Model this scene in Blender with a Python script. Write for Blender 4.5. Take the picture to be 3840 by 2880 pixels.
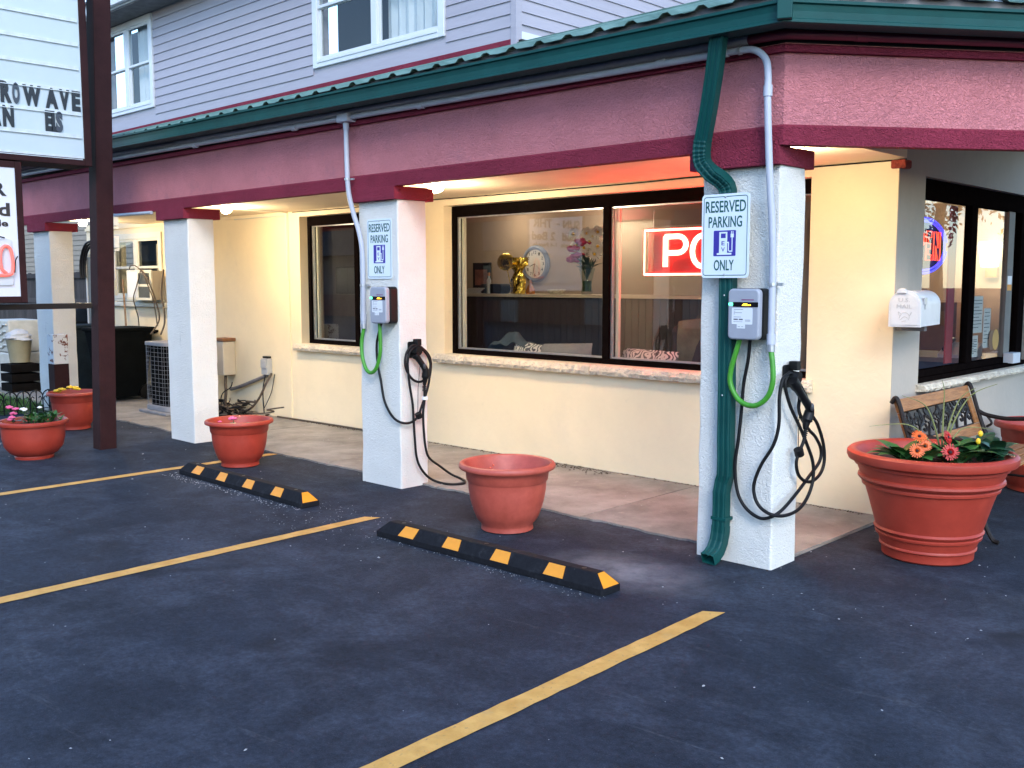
import bpy, bmesh, math, random
from mathutils import Vector, Matrix, Euler
random.seed(7)
R = math.radians
sc = bpy.context.scene
for o in list(bpy.data.objects): bpy.data.objects.remove(o)
COL = sc.collection

# ---------------------------------------------------------------- camera, sky, sun, exposure
cam_d = bpy.data.cameras.new('camera'); cam = bpy.data.objects.new('camera', cam_d); COL.objects.link(cam)
rx, up, fw = Vector((.72183588, .69206353, -.00100996)), Vector((-.06966909, .07411801, .99481292)), Vector((-.6885486, .7180213, -.10171648))
m = Matrix((rx, up, -fw)).transposed().to_4x4(); m.translation = Vector((2.6577, -4.8166, 1.5722))
cam.matrix_world = m
cam_d.sensor_width = 36; cam_d.lens = 34.962; cam_d.clip_start = .05; cam_d.clip_end = 600
sc.camera = cam
SUN_EL, SUN_AZ = R(35), R(128)           # azimuth clockwise from +Y: the last light comes from the right
world = bpy.data.worlds.new('World'); sc.world = world; world.use_nodes = True
nt = world.node_tree; bg = nt.nodes['Background']
sky = nt.nodes.new('ShaderNodeTexSky'); sky.sky_type = 'NISHITA'; sky.sun_disc = False
sky.sun_elevation = SUN_EL; sky.sun_rotation = SUN_AZ; sky.altitude = 100; sky.air_density = 1.0; sky.dust_density = .2; sky.ozone_density = 3.0
nt.links.new(sky.outputs[0], bg.inputs[0]); bg.inputs[1].default_value = .15
sd = bpy.data.lights.new('sun', 'SUN'); so = bpy.data.objects.new('sun', sd); COL.objects.link(so)
sd.energy = .65; sd.angle = R(22); sd.color = (1, .95, .9)
sdir = Vector((math.sin(SUN_AZ) * math.cos(SUN_EL), math.cos(SUN_AZ) * math.cos(SUN_EL), math.sin(SUN_EL)))
so.rotation_euler = (-sdir).to_track_quat('-Z', 'Y').to_euler(); so.location = (8, -8, 9)
sc.view_settings.view_transform = 'Standard'; sc.view_settings.look = 'None'
sc.view_settings.exposure = 1.85; sc.view_settings.gamma = 1
sc.render.engine = 'CYCLES'
sc.cycles.max_bounces = 7; sc.cycles.diffuse_bounces = 3; sc.cycles.glossy_bounces = 3; sc.cycles.transparent_max_bounces = 12; sc.cycles.caustics_reflective = False; sc.cycles.caustics_refractive = False

# ---------------------------------------------------------------- helpers
class MB:
    def __init__(s): s.v = []; s.f = []; s.m = []; s.mi = 0
    def add(s, vs, fs):
        b = len(s.v); s.v += [tuple(v) for v in vs]
        for f in fs: s.f.append(tuple(b + i for i in f)); s.m.append(s.mi)
        return s
    def box(s, x0, x1, y0, y1, z0, z1):
        vs = [(x, y, z) for x in (x0, x1) for y in (y0, y1) for z in (z0, z1)]
        return s.add(vs, [(0, 1, 3, 2), (4, 6, 7, 5), (0, 4, 5, 1), (2, 3, 7, 6), (0, 2, 6, 4), (1, 5, 7, 3)])
    def quad(s, a, b, c, d): return s.add([a, b, c, d], [(0, 1, 2, 3)])
    def tube(s, pts, r, n=8, closed=False, caps=True):
        pts = [Vector(p) for p in pts]; k = len(pts); rs = r if isinstance(r, (list, tuple)) else [r] * k
        vs = []; prev = None
        for i, p in enumerate(pts):
            if closed: t = pts[(i + 1) % k] - pts[i - 1]
            else: t = pts[min(i + 1, k - 1)] - pts[max(i - 1, 0)]
            if t.length < 1e-9: t = Vector((0, 0, 1))
            t.normalize()
            if prev is None:
                a = Vector((0, 0, 1)) if abs(t.z) < .9 else Vector((1, 0, 0)); nrm = t.cross(a).normalized()
            else:
                nrm = prev - t * prev.dot(t)
                if nrm.length < 1e-6: nrm = t.orthogonal()
                nrm.normalize()
            prev = nrm; bi = t.cross(nrm)
            for j in range(n):
                a = 2 * math.pi * j / n; vs.append(p + (nrm * math.cos(a) + bi * math.sin(a)) * rs[i])
        fs = []
        for i in range(k if closed else k - 1):
            for j in range(n):
                i2 = (i + 1) % k; fs.append((i * n + j, i * n + (j + 1) % n, i2 * n + (j + 1) % n, i2 * n + j))
        if caps and not closed:
            fs.append(tuple(range(n - 1, -1, -1))); fs.append(tuple((k - 1) * n + j for j in range(n)))
        return s.add(vs, fs)
    def lathe(s, prof, n=32, c=(0, 0, 0)):
        vs = []; k = len(prof)
        for r, z in prof:
            for j in range(n):
                a = 2 * math.pi * j / n; vs.append((c[0] + r * math.cos(a), c[1] + r * math.sin(a), c[2] + z))
        fs = [(i * n + j, i * n + (j + 1) % n, (i + 1) * n + (j + 1) % n, (i + 1) * n + j) for i in range(k - 1) for j in range(n)]
        return s.add(vs, fs)
    def disc(s, c, r, n=24, up=True):
        vs = [(c[0] + r * math.cos(2 * math.pi * j / n), c[1] + r * math.sin(2 * math.pi * j / n), c[2]) for j in range(n)]
        return s.add(vs, [tuple(range(n)) if up else tuple(range(n - 1, -1, -1))])
    def prism(s, poly, o, r, u, nrm, t):
        o, r, u, nrm = Vector(o), Vector(r), Vector(u), Vector(nrm); n = len(poly)
        a = [o + r * p[0] + u * p[1] + nrm * t for p in poly]; b = [o + r * p[0] + u * p[1] for p in poly]
        return s.add(a + b, [tuple(range(n)), tuple(range(2 * n - 1, n - 1, -1))] + [(i, n + i, n + (i + 1) % n, (i + 1) % n) for i in range(n)])
    def sweep(s, path, prof, closed_prof=True):
        """path: list of (x,y,z); prof: list of (outward offset, dz), outward = right-hand side of the path"""
        path = [Vector(p) for p in path]; k = len(path); n = len(prof); vs = []
        for i, p in enumerate(path):
            d0 = (path[i] - path[i - 1]) if i else (path[1] - path[0]); d1 = (path[i + 1] - path[i]) if i < k - 1 else d0
            d0 = Vector((d0.x, d0.y)).normalized(); d1 = Vector((d1.x, d1.y)).normalized()
            n0 = Vector((d0.y, -d0.x)); n1 = Vector((d1.y, -d1.x)); mm = (n0 + n1).normalized(); mm /= max(.2, mm.dot(n0))
            for q in prof: vs.append((p.x + mm.x * q[0], p.y + mm.y * q[0], p.z + q[1]))
        fs = []; rng = n if closed_prof else n - 1
        for i in range(k - 1):
            for j in range(rng):
                fs.append((i * n + j, (i + 1) * n + j, (i + 1) * n + (j + 1) % n, i * n + (j + 1) % n))
        if closed_prof: fs += [tuple(range(n)), tuple((k - 1) * n + j for j in range(n - 1, -1, -1))]
        return s.add(vs, fs)
    def ball(s, c, rx_, ry=None, rz=None, n=10, m_=6):
        ry = ry or rx_; rz = rz or rx_; vs = [(c[0], c[1], c[2] + rz)]
        for i in range(1, m_):
            t = math.pi * i / m_
            for j in range(n):
                a = 2 * math.pi * j / n; vs.append((c[0] + rx_ * math.sin(t) * math.cos(a), c[1] + ry * math.sin(t) * math.sin(a), c[2] + rz * math.cos(t)))
        vs.append((c[0], c[1], c[2] - rz)); fs = []
        for j in range(n): fs.append((0, 1 + j, 1 + (j + 1) % n))
        for i in range(m_ - 2):
            for j in range(n): fs.append((1 + i * n + j, 1 + (i + 1) * n + j, 1 + (i + 1) * n + (j + 1) % n, 1 + i * n + (j + 1) % n))
        b = len(vs) - 1
        for j in range(n): fs.append((b, 1 + (m_ - 2) * n + (j + 1) % n, 1 + (m_ - 2) * n + j))
        return s.add(vs, fs)
    def xf(s, mat):
        s.v = [tuple(mat @ Vector(v)) for v in s.v]; return s
    def build(s, name, mat, parent=None, smooth=False, bevel=0, seg=2, fix=True):
        me = bpy.data.meshes.new(name)
        if not s.v: return None
        lo = Vector([min(v[i] for v in s.v) for i in range(3)]); hi = Vector([max(v[i] for v in s.v) for i in range(3)])
        c = (lo + hi) / 2
        if parent is None: c.z = lo.z
        me.from_pydata([tuple(Vector(v) - c) for v in s.v], [], s.f)
        if fix:
            bm = bmesh.new(); bm.from_mesh(me); bmesh.ops.recalc_face_normals(bm, faces=bm.faces); bm.to_mesh(me); bm.free()
        mats = mat if isinstance(mat, (list, tuple)) else [mat]
        for q in mats: me.materials.append(q)
        if len(mats) > 1: me.polygons.foreach_set('material_index', s.m)
        if smooth:
            me.polygons.foreach_set('use_smooth', [True] * len(me.polygons))
            try: me.set_sharp_from_angle(angle=R(40))
            except Exception: pass
        me.update()
        o = bpy.data.objects.new(name, me); COL.objects.link(o)
        put(o, c, parent)
        if bevel:
            b = o.modifiers.new('bevel', 'BEVEL'); b.width = bevel; b.segments = seg; b.limit_method = 'ANGLE'; b.angle_limit = R(40)
        return o
WL = {}
def put(o, c, parent):
    WL[o.name] = Vector(c)
    if parent is not None: o.parent = parent; o.location = Vector(c) - WL[parent.name]
    else: o.location = c
def tag(o, label, cat, group=None):
    o['label'] = label; o['category'] = cat
    if group: o['group'] = group
    return o
def thing(name, loc, label, cat, group=None):
    o = bpy.data.objects.new(name, None); COL.objects.link(o); o.empty_display_size = .1
    put(o, Vector(loc), None); return tag(o, label, cat, group)
def struct(o, label=None):
    o['kind'] = 'structure'
    if label: o['label'] = label
    return o
def spline(pts, n=6, closed=False):
    pts = [Vector(p) for p in pts]; k = len(pts); out = []
    for i in range(k if closed else k - 1):
        if closed: p0, p1, p2, p3 = pts[i - 1], pts[i], pts[(i + 1) % k], pts[(i + 2) % k]
        else: p0, p1, p2, p3 = pts[max(i - 1, 0)], pts[i], pts[i + 1], pts[min(i + 2, k - 1)]
        for j in range(n):
            t = j / n; out.append(.5 * ((2 * p1) + (-p0 + p2) * t + (2 * p0 - 5 * p1 + 4 * p2 - p3) * t * t + (-p0 + 3 * p1 - 3 * p2 + p3) * t ** 3))
    if not closed: out.append(pts[-1])
    return out
def text_mesh(txt, bold=0, depth=.0):
    cu = bpy.data.curves.new('t', 'FONT'); cu.body = txt; cu.offset = bold; cu.extrude = depth; cu.resolution_u = 3
    o = bpy.data.objects.new('t', cu); COL.objects.link(o)
    dg = bpy.context.evaluated_depsgraph_get(); me = bpy.data.meshes.new_from_object(o.evaluated_get(dg))
    vs = [v.co.copy() for v in me.vertices]; fs = [tuple(p.vertices) for p in me.polygons]
    bpy.data.objects.remove(o); bpy.data.curves.remove(cu); bpy.data.meshes.remove(me)
    return vs, fs
_tc = {}
def text(name, txt, o, r, u, nrm, w, h, mat, parent, bold=.012, depth=.002, mirror=False):
    """flat lettering fitted to a w x h box with lower-left corner o, raised by depth along nrm"""
    key = (txt, bold)
    if key not in _tc: _tc[key] = text_mesh(txt, bold, .5)
    vs, fs = _tc[key]; o, r, u, nrm = Vector(o), Vector(r), Vector(u), Vector(nrm)
    x0 = min(v.x for v in vs); x1 = max(v.x for v in vs); y0 = min(v.y for v in vs); y1 = max(v.y for v in vs)
    mb = MB(); mb.add([o + r * ((v.x - x0) / (x1 - x0) * w) + u * ((v.y - y0) / (y1 - y0) * h) + nrm * (depth * (v.z + .5)) for v in vs], fs)
    return mb.build(name, mat, parent, fix=False)
def rrect(w, h, r, n=5):
    p = []
    for cx, cy, a0 in ((w - r, h - r, 0), (r, h - r, 90), (r, r, 180), (w - r, r, 270)):
        for i in range(n + 1):
            a = R(a0 + 90 * i / n); p.append((cx + r * math.cos(a), cy + r * math.sin(a)))
    return p
X, Y, Z = Vector((1, 0, 0)), Vector((0, 1, 0)), Vector((0, 0, 1))

# ---------------------------------------------------------------- materials
MT = {}
def crack_layer(n, L, vec, last, scale, width, colr, keep):
    dn = n.new('ShaderNodeTexNoise'); dn.inputs['Scale'].default_value = scale * 3; dn.inputs['Detail'].default_value = 6; L.new(vec, dn.inputs['Vector'])
    va = n.new('ShaderNodeVectorMath'); va.operation = 'MULTIPLY_ADD'; va.inputs[1].default_value = (.35 / scale,) * 3; L.new(dn.outputs['Color'], va.inputs[0]); L.new(vec, va.inputs[2])
    vo = n.new('ShaderNodeTexVoronoi'); vo.feature = 'DISTANCE_TO_EDGE'; vo.inputs['Scale'].default_value = scale; L.new(va.outputs[0], vo.inputs['Vector'])
    m1 = n.new('ShaderNodeMapRange'); m1.inputs[1].default_value = 0; m1.inputs[2].default_value = width; m1.inputs[3].default_value = 1; m1.inputs[4].default_value = 0; L.new(vo.outputs['Distance'], m1.inputs[0])
    kn = n.new('ShaderNodeTexNoise'); kn.inputs['Scale'].default_value = scale * .9; L.new(vec, kn.inputs['Vector'])
    m2 = n.new('ShaderNodeMapRange'); m2.inputs[1].default_value = keep; m2.inputs[2].default_value = keep + .06; L.new(kn.outputs[0], m2.inputs[0])
    mm = n.new('ShaderNodeMath'); mm.operation = 'MULTIPLY'; L.new(m1.outputs[0], mm.inputs[0]); L.new(m2.outputs[0], mm.inputs[1])
    mx = n.new('ShaderNodeMixRGB'); mx.inputs[2].default_value = (*colr, 1); L.new(mm.outputs[0], mx.inputs[0]); L.new(last, mx.inputs[1]); return mx.outputs[0]
def mat(name, col, rough=.6, var=.12, vs=6, bump=0, bs=90, metal=0, spec=.5, dist=0, emit=None, es=0, coat=0, bd=.01, rnd=0, col2=None, stretch=None, stains=(), cracks=None):
    if name in MT: return MT[name]
    M = bpy.data.materials.new(name); M.use_nodes = True; n = M.node_tree.nodes; L = M.node_tree.links; p = n['Principled BSDF']
    p.inputs['Roughness'].default_value = rough; p.inputs['Metallic'].default_value = metal; p.inputs['Specular IOR Level'].default_value = spec
    tc = n.new('ShaderNodeTexCoord'); vec = tc.outputs['Object']
    if stretch:
        mp = n.new('ShaderNodeMapping'); mp.inputs['Scale'].default_value = stretch; L.new(vec, mp.inputs[0]); vec = mp.outputs[0]
    if rnd:
        oi = n.new('ShaderNodeObjectInfo'); ad = n.new('ShaderNodeVectorMath'); ad.operation = 'ADD'
        sc_ = n.new('ShaderNodeVectorMath'); sc_.operation = 'SCALE'; sc_.inputs[3].default_value = 37
        cv = n.new('ShaderNodeCombineXYZ'); L.new(oi.outputs['Random'], cv.inputs[0]); L.new(oi.outputs['Random'], cv.inputs[1])
        L.new(cv.outputs[0], sc_.inputs[0]); L.new(vec, ad.inputs[0]); L.new(sc_.outputs[0], ad.inputs[1]); vec = ad.outputs[0]
    if var:
        nz = n.new('ShaderNodeTexNoise'); nz.inputs['Scale'].default_value = vs; nz.inputs['Detail'].default_value = 6; nz.inputs['Roughness'].default_value = .65
        L.new(vec, nz.inputs['Vector'])
        rp = n.new('ShaderNodeValToRGB'); e = rp.color_ramp.elements; e[0].position = .3; e[1].position = .7
        c1 = [max(0, c * (1 - var)) for c in col]; c2 = [min(1, c * (1 + var)) for c in (col2 or col)]
        e[0].color = (*c1, 1); e[1].color = (*c2, 1); L.new(nz.outputs[0], rp.inputs[0]); last = rp.outputs[0]
        if rnd:
            hs = n.new('ShaderNodeHueSaturation'); mr = n.new('ShaderNodeMapRange'); mr.inputs[3].default_value = 1 - rnd; mr.inputs[4].default_value = 1 + rnd
            L.new(oi.outputs['Random'], mr.inputs[0]); L.new(mr.outputs[0], hs.inputs['Value']); L.new(last, hs.inputs['Color']); last = hs.outputs[0]
        for (ss, a, b_, sc2, amt) in stains:
            sn = n.new('ShaderNodeTexNoise'); sn.inputs['Scale'].default_value = ss; sn.inputs['Detail'].default_value = 5; sn.inputs['Roughness'].default_value = .7; L.new(vec, sn.inputs['Vector'])
            sr = n.new('ShaderNodeMapRange'); sr.inputs[1].default_value = a; sr.inputs[2].default_value = b_; sr.inputs[3].default_value = 0; sr.inputs[4].default_value = amt; L.new(sn.outputs[0], sr.inputs[0])
            mx_ = n.new('ShaderNodeMixRGB'); mx_.inputs[2].default_value = (*sc2, 1); L.new(sr.outputs[0], mx_.inputs[0]); L.new(last, mx_.inputs[1]); last = mx_.outputs[0]
        if cracks: last = crack_layer(n, L, vec, last, *cracks)
        L.new(last, p.inputs['Base Color'])
    else: p.inputs['Base Color'].default_value = (*col, 1)
    if bump:
        b = n.new('ShaderNodeBump'); b.inputs['Strength'].default_value = bump; b.inputs['Distance'].default_value = bd
        nb = n.new('ShaderNodeTexNoise'); nb.inputs['Scale'].default_value = bs; nb.inputs['Detail'].default_value = 3; nb.inputs['Distortion'].default_value = dist
        L.new(vec, nb.inputs['Vector']); L.new(nb.outputs[0], b.inputs['Height']); L.new(b.outputs[0], p.inputs['Normal'])
    if emit:
        p.inputs['Emission Color'].default_value = (*emit, 1); p.inputs['Emission Strength'].default_value = es
    if coat: p.inputs['Coat Weight'].default_value = coat
    MT[name] = M; return M
def glass(name, tint=(.92, .94, .93), ior=1.5, dirt=.0):
    M = bpy.data.materials.new(name); M.use_nodes = True; n = M.node_tree.nodes; L = M.node_tree.links; n.remove(n['Principled BSDF'])
    t = n.new('ShaderNodeBsdfTransparent'); t.inputs[0].default_value = (*tint, 1); g = n.new('ShaderNodeBsdfGlossy'); g.inputs['Roughness'].default_value = .0
    fr = n.new('ShaderNodeFresnel'); fr.inputs[0].default_value = ior; mx = n.new('ShaderNodeMixShader')
    ge = n.new('ShaderNodeNewGeometry'); iv = n.new('ShaderNodeMath'); iv.operation = 'SUBTRACT'; iv.inputs[0].default_value = 1; L.new(ge.outputs['Backfacing'], iv.inputs[1])
    mu = n.new('ShaderNodeMath'); mu.operation = 'MULTIPLY'; L.new(fr.outputs[0], mu.inputs[0]); L.new(iv.outputs[0], mu.inputs[1])     # reflects on the face it meets first only
    L.new(mu.outputs[0], mx.inputs[0]); L.new(t.outputs[0], mx.inputs[1]); L.new(g.outputs[0], mx.inputs[2])
    L.new(mx.outputs[0], n['Material Output'].inputs[0]); MT[name] = M; return M
GL = glass('window_glass', ior=1.95); GLU = glass('upper_glass', ior=1.5); GLV = glass('vase_glass', (.85, .9, .88), 1.45)
def stucco(name, col, var=.1, bump=.55, bs=55, dist=1.6, rough=.85, **k):
    return mat(name, col, rough, var, 2.5, bump, bs, dist=dist, spec=.2, bd=.022, **k)
PINK = stucco('fascia_stucco', (.62, .22, .235), .10, 1.0, 60, stains=((3, .55, .75, (.40, .17, .20), .5), (40, .70, .74, (.62, .5, .5), .5)))
MAROON = stucco('maroon_stucco', (.25, .03, .056), .14, 1.0, 60)
CREAM = stucco('cream_wall', (.82, .70, .48), .04, .08, 18, .7, .75, stains=((1.3, .55, .8, (.70, .62, .46), .55), (9, .62, .8, (.66, .57, .42), .5), (60, .735, .76, (.30, .25, .18), .5)), cracks=(.7, .003, (.5, .43, .31), .60))
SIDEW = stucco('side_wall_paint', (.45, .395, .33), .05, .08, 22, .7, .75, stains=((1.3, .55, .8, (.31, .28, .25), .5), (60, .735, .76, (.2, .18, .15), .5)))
POSTW = stucco('post_stucco', (.77, .745, .68), .05, .6, 60, stains=((2.2, .56, .8, (.64, .61, .54), .6), (26, .72, .75, (.24, .22, .19), .6), (75, .76, .78, (.14, .12, .10), .7)), cracks=(1.4, .006, (.40, .40, .38), .60))
SOFF = mat('soffit_paint', (.78, .66, .47), .7, .06, 3, .1, 30)
GREEN = mat('green_metal', (.003, .058, .052), .5, .18, 4, .05, 120, spec=.25, stains=((60, .72, .75, (.3, .33, .3), .5),))
ROOFG = mat('roof_green', (.07, .15, .125), .7, .3, 3, spec=.15, col2=(.13, .21, .185))
GREYP = mat('grey_pvc', (.46, .48, .54), .4, .1, 5, spec=.45)
MAROONP = mat('maroon_paint', (.19, .03, .055), .35, .15, 7, spec=.5)
DARKB = mat('dark_board', (.008, .007, .007), .7, .3, 8)
GREYB = mat('weathered_board', (.16, .15, .15), .8, .3, 9)
SIDING = mat('siding_vinyl', (.375, .345, .38), .5, .05, 3, .12, 12, rnd=.03, stretch=(1, 1, 9))
WHITEV = mat('white_vinyl', (.64, .66, .68), .35, .04, 4)
FRAMEB = mat('bronze_frame', (.006, .0042, .004), .8, .3, 20, spec=.0)
ALU = mat('aluminium', (.55, .55, .55), .35, .1, 20, metal=.8)
CREAMV = mat('cream_vinyl', (.62, .60, .50), .45, .05, 5)
STONE = mat('sill_stone', (.66, .58, .45), .85, .2, 14, 1, 26, dist=1, bd=.03)
CONC = mat('concrete', (.19, .175, .155), .9, .25, 2.2, .9, 120, bd=.008, col2=(.27, .25, .222), stains=((14, .6, .75, (.36, .33, .29), .7), (38, .66, .72, (.10, .085, .07), .6), (5, .6, .75, (.14, .115, .095), .6)), cracks=(.9, .006, (.07, .06, .05), .66))
def asphalt():
    M = bpy.data.materials.new('asphalt'); M.use_nodes = True; n = M.node_tree.nodes; L = M.node_tree.links; p = n['Principled BSDF']
    tc = n.new('ShaderNodeTexCoord'); v = tc.outputs['Object']
    def noise(s, d=5, r=.6, dist=0, vec=None):
        q = n.new('ShaderNodeTexNoise'); q.inputs['Scale'].default_value = s; q.inputs['Detail'].default_value = d; q.inputs['Roughness'].default_value = r; q.inputs['Distortion'].default_value = dist
        L.new(vec or v, q.inputs['Vector']); return q.outputs[0]
    def ramp(i, a, b, ca, cb):
        q = n.new('ShaderNodeValToRGB'); q.color_ramp.elements[0].position = a; q.color_ramp.elements[1].position = b
        q.color_ramp.elements[0].color = (*ca, 1); q.color_ramp.elements[1].color = (*cb, 1); L.new(i, q.inputs[0]); return q.outputs[0]
    def mix(f, a, b, mode='MIX'):
        q = n.new('ShaderNodeMixRGB'); q.blend_type = mode
        for i, s in ((0, f), (1, a), (2, b)):
            if isinstance(s, (int, float)): q.inputs[i].default_value = s
            elif isinstance(s, tuple): q.inputs[i].default_value = (*s, 1)
            else: L.new(s, q.inputs[i])
        return q.outputs[0]
    def g(x): return (x, x, x)
    base = ramp(noise(.9, 8, .7), .35, .7, (.0105, .0148, .0235), (.023, .031, .047))
    dust = ramp(noise(1.3, 10, .78, .4), .46, .76, g(0), g(.8))
    c = mix(dust, base, (.062, .074, .10))
    mp = n.new('ShaderNodeMapping'); mp.inputs['Scale'].default_value = (.35, 2.2, 1); mp.inputs['Rotation'].default_value = (0, 0, R(20)); L.new(v, mp.inputs[0])
    scuff = ramp(noise(2.6, 10, .8, .8, mp.outputs[0]), .6, .74, g(0), g(.5)); c = mix(scuff, c, (.12, .125, .14))
    grain = ramp(noise(210, 2, .6), .58, .72, g(0), g(.75)); c = mix(grain, c, (.06, .07, .095))
    vo = n.new('ShaderNodeTexVoronoi'); vo.inputs['Scale'].default_value = 55; L.new(v, vo.inputs['Vector'])
    sp = ramp(vo.outputs['Distance'], .04, .09, g(.8), g(0)); sel = ramp(noise(14, 2), .55, .7, g(0), g(1)); c = mix(mix(1., sp, sel, 'MULTIPLY'), c, (.26, .26, .27))
    mott = ramp(noise(38, 4, .75), .35, .7, g(.72), g(1.4)); c = mix(1., c, mott, 'MULTIPLY'); mott2 = ramp(noise(6, 6, .7), .3, .7, g(.75), g(1.3)); c = mix(1., c, mott2, 'MULTIPLY')
    oil = ramp(noise(1.1, 3, .5, .5), .66, .74, g(0), g(.7)); c = mix(oil, c, (.008, .009, .012))
    # pale silt washed out of the downspout
    d = n.new('ShaderNodeVectorMath'); d.operation = 'DISTANCE'; m2 = n.new('ShaderNodeMapping'); m2.inputs['Scale'].default_value = (1, 1.7, 0); m2.inputs['Location'].default_value = (.55, .95, 0); L.new(v, m2.inputs[0])
    L.new(m2.outputs[0], d.inputs[0]); d.inputs[1].default_value = (0, 0, 0)
    silt = ramp(d.outputs['Value'], .05, .62, g(.75), g(0)); silt = mix(1., silt, ramp(noise(5, 8, .7), .3, .65, g(.15), g(1)), 'MULTIPLY'); c = mix(silt, c, (.27, .265, .27))
    L.new(c, p.inputs['Base Color'])
    p.inputs['Roughness'].default_value = .85; p.inputs['Specular IOR Level'].default_value = .2
    b = n.new('ShaderNodeBump'); b.inputs['Strength'].default_value = .9; b.inputs['Distance'].default_value = .006
    L.new(noise(150, 3, .7), b.inputs['Height']); L.new(b.outputs[0], p.inputs['Normal']); return M
ASPH = asphalt()
YELL = mat('yellow_paint', (.58, .29, .05), .75, .12, 9, .5, 150, bd=.004, col2=(.62, .35, .09), stains=((45, .60, .70, (.10, .09, .08), .75), (8, .55, .75, (.45, .30, .12), .6)))
RUBBER = mat('black_rubber', (.010, .0105, .013), .8, .3, 30, .3, 200, bd=.003, spec=.15, stains=((7, .58, .8, (.045, .045, .05), .7), (50, .66, .72, (.09, .09, .09), .5)))
REFL = mat('yellow_reflector', (.78, .29, .015), .45, .08, 12, stains=((22, .62, .72, (.25, .13, .03), .7),))
TERRA = mat('terracotta_plastic', (.33, .032, .016), .5, .12, 5, .15, 140, bd=.003, rnd=.08, col2=(.37, .042, .022), stains=((3.5, .55, .85, (.40, .07, .045), .5), (30, .68, .76, (.25, .05, .035), .5)))
TERRA2 = mat('terracotta_faded', (.40, .065, .04), .5, .18, 5, .15, 140, bd=.003, col2=(.46, .09, .06), stains=((3, .5, .7, (.36, .055, .035), .7),))
TERRAIN_ = mat('terracotta_inner', (.33, .05, .03), .6, .15, 5)
SOIL = mat('soil', (.018, .012, .009), .95, .4, 40, 1, 60, bd=.02)
LEAF = mat('leaf', (.035, .12, .022), .5, .35, 20, .3, 60, rnd=.25, bd=.004)
LEAFD = mat('leaf_dark', (.018, .065, .028), .4, .3, 20, .3, 60, rnd=.25, bd=.004)
BROWN = mat('brown_paint', (.030, .010, .010), .7, .25, 5, .15, 60, spec=.15)
WHITES = mat('sign_white', (.55, .59, .62), .4, .05, 3)
BLACK = mat('black_plastic', (.006, .006, .0065), .45, .2, 30, spec=.25)
CABLE = mat('cable_rubber', (.007, .0065, .007), .55, .2, 30, spec=.25)
WOOD = mat('bench_wood', (.27, .105, .032), .5, .3, 5, .3, 20, stretch=(14, 1.2, 14), rnd=.12, col2=(.34, .15, .05), spec=.3)
IRON = mat('cast_iron', (.014, .009, .0075), .55, .35, 20, .3, 60, metal=.3)
BLUEI = mat('sign_blue', (.045, .03, .30), .4, 0)
GREENT = mat('sign_green_text', (.006, .085, .075), .45, 0)
SIGNW = mat('sign_panel_white', (.72, .80, .84), .35, .03, 4)
CHG = mat('charger_grey', (.33, .345, .39), .45, .04, 10)
HOSE = mat('green_hose', (.055, .27, .02), .45, .15, 20)
STEEL = mat('zinc_steel', (.5, .51, .53), .35, .1, 20, metal=.7)
WARM = mat('bulb_glow', (1, .9, .7), .5, 0, emit=(1, .80, .52), es=20)
# ---------------------------------------------------------------- ground
g = MB(); g.quad((-250, -250, 0), (250, -250, 0), (250, 250, 0), (-250, 250, 0))
ground = struct(g.build('asphalt_lot', ASPH)); 
def painted_line(x0, y0, x1, y1, w=.1):
    d = Vector((x1 - x0, y1 - y0, 0)).normalized(); s_ = Vector((d.y, -d.x, 0)); N = 60; mb = MB(); vs = []
    for i in range(N + 1):
        p = Vector((x0, y0, .004)).lerp(Vector((x1, y1, .004)), i / N)
        vs += [p - s_ * (w / 2 + random.uniform(-.003, .003)), p + s_ * (w / 2 + random.uniform(-.003, .003))]
    vs[-1] = vs[-1] + d * .035; vs[-2] = vs[-2] - d * .02
    mb.add(vs, [(2 * i, 2 * i + 1, 2 * i + 3, 2 * i + 2) for i in range(N)])
    return mb.build('parking_line', YELL, ground)
painted_line(-5.1, -5.6, -5.19, .19); painted_line(-2.44, -5.6, -2.56, -.74); painted_line(.28, -5.6, .155, -.82, .095)
painted_line(2.95, -5.6, 2.87, -.85)
slabbase = MB(); slabbase.box(-12.6, -.035, .225, 1.62, -.2, .006)
walk = struct(slabbase.build('concrete_walkway', CONC))
cuts = [-12.58, -10.5, -8.49, -6.43, -4.41, -2.95, -1.53, -.04]
for i in range(len(cuts) - 1):
    mb = MB(); a, b = cuts[i] + .006, cuts[i + 1] - .006; N = 28; vs = []
    for k in range(N + 1):
        x = a + (b - a) * k / N
        vs.append((x, .212 + .012 * math.sin(x * 9) + random.uniform(-.012, .012), .014))
    for k in range(N, -1, -1): vs.append((a + (b - a) * k / N, 1.612, .014))
    n = len(vs); mb.add(vs + [(v[0], v[1], -.05) for v in vs], [tuple(range(n))] + [(q, n + q, n + (q + 1) % n, (q + 1) % n) for q in range(n)])
    mb.build('slab', CONC, walk)
# rear yard, left
yard = MB(); yard.quad((-30, -.55, .003), (-12.62, -.55, .003), (-12.62, 4, .003), (-30, 4, .003)); struct(yard.build('yard_concrete', CONC))

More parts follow.
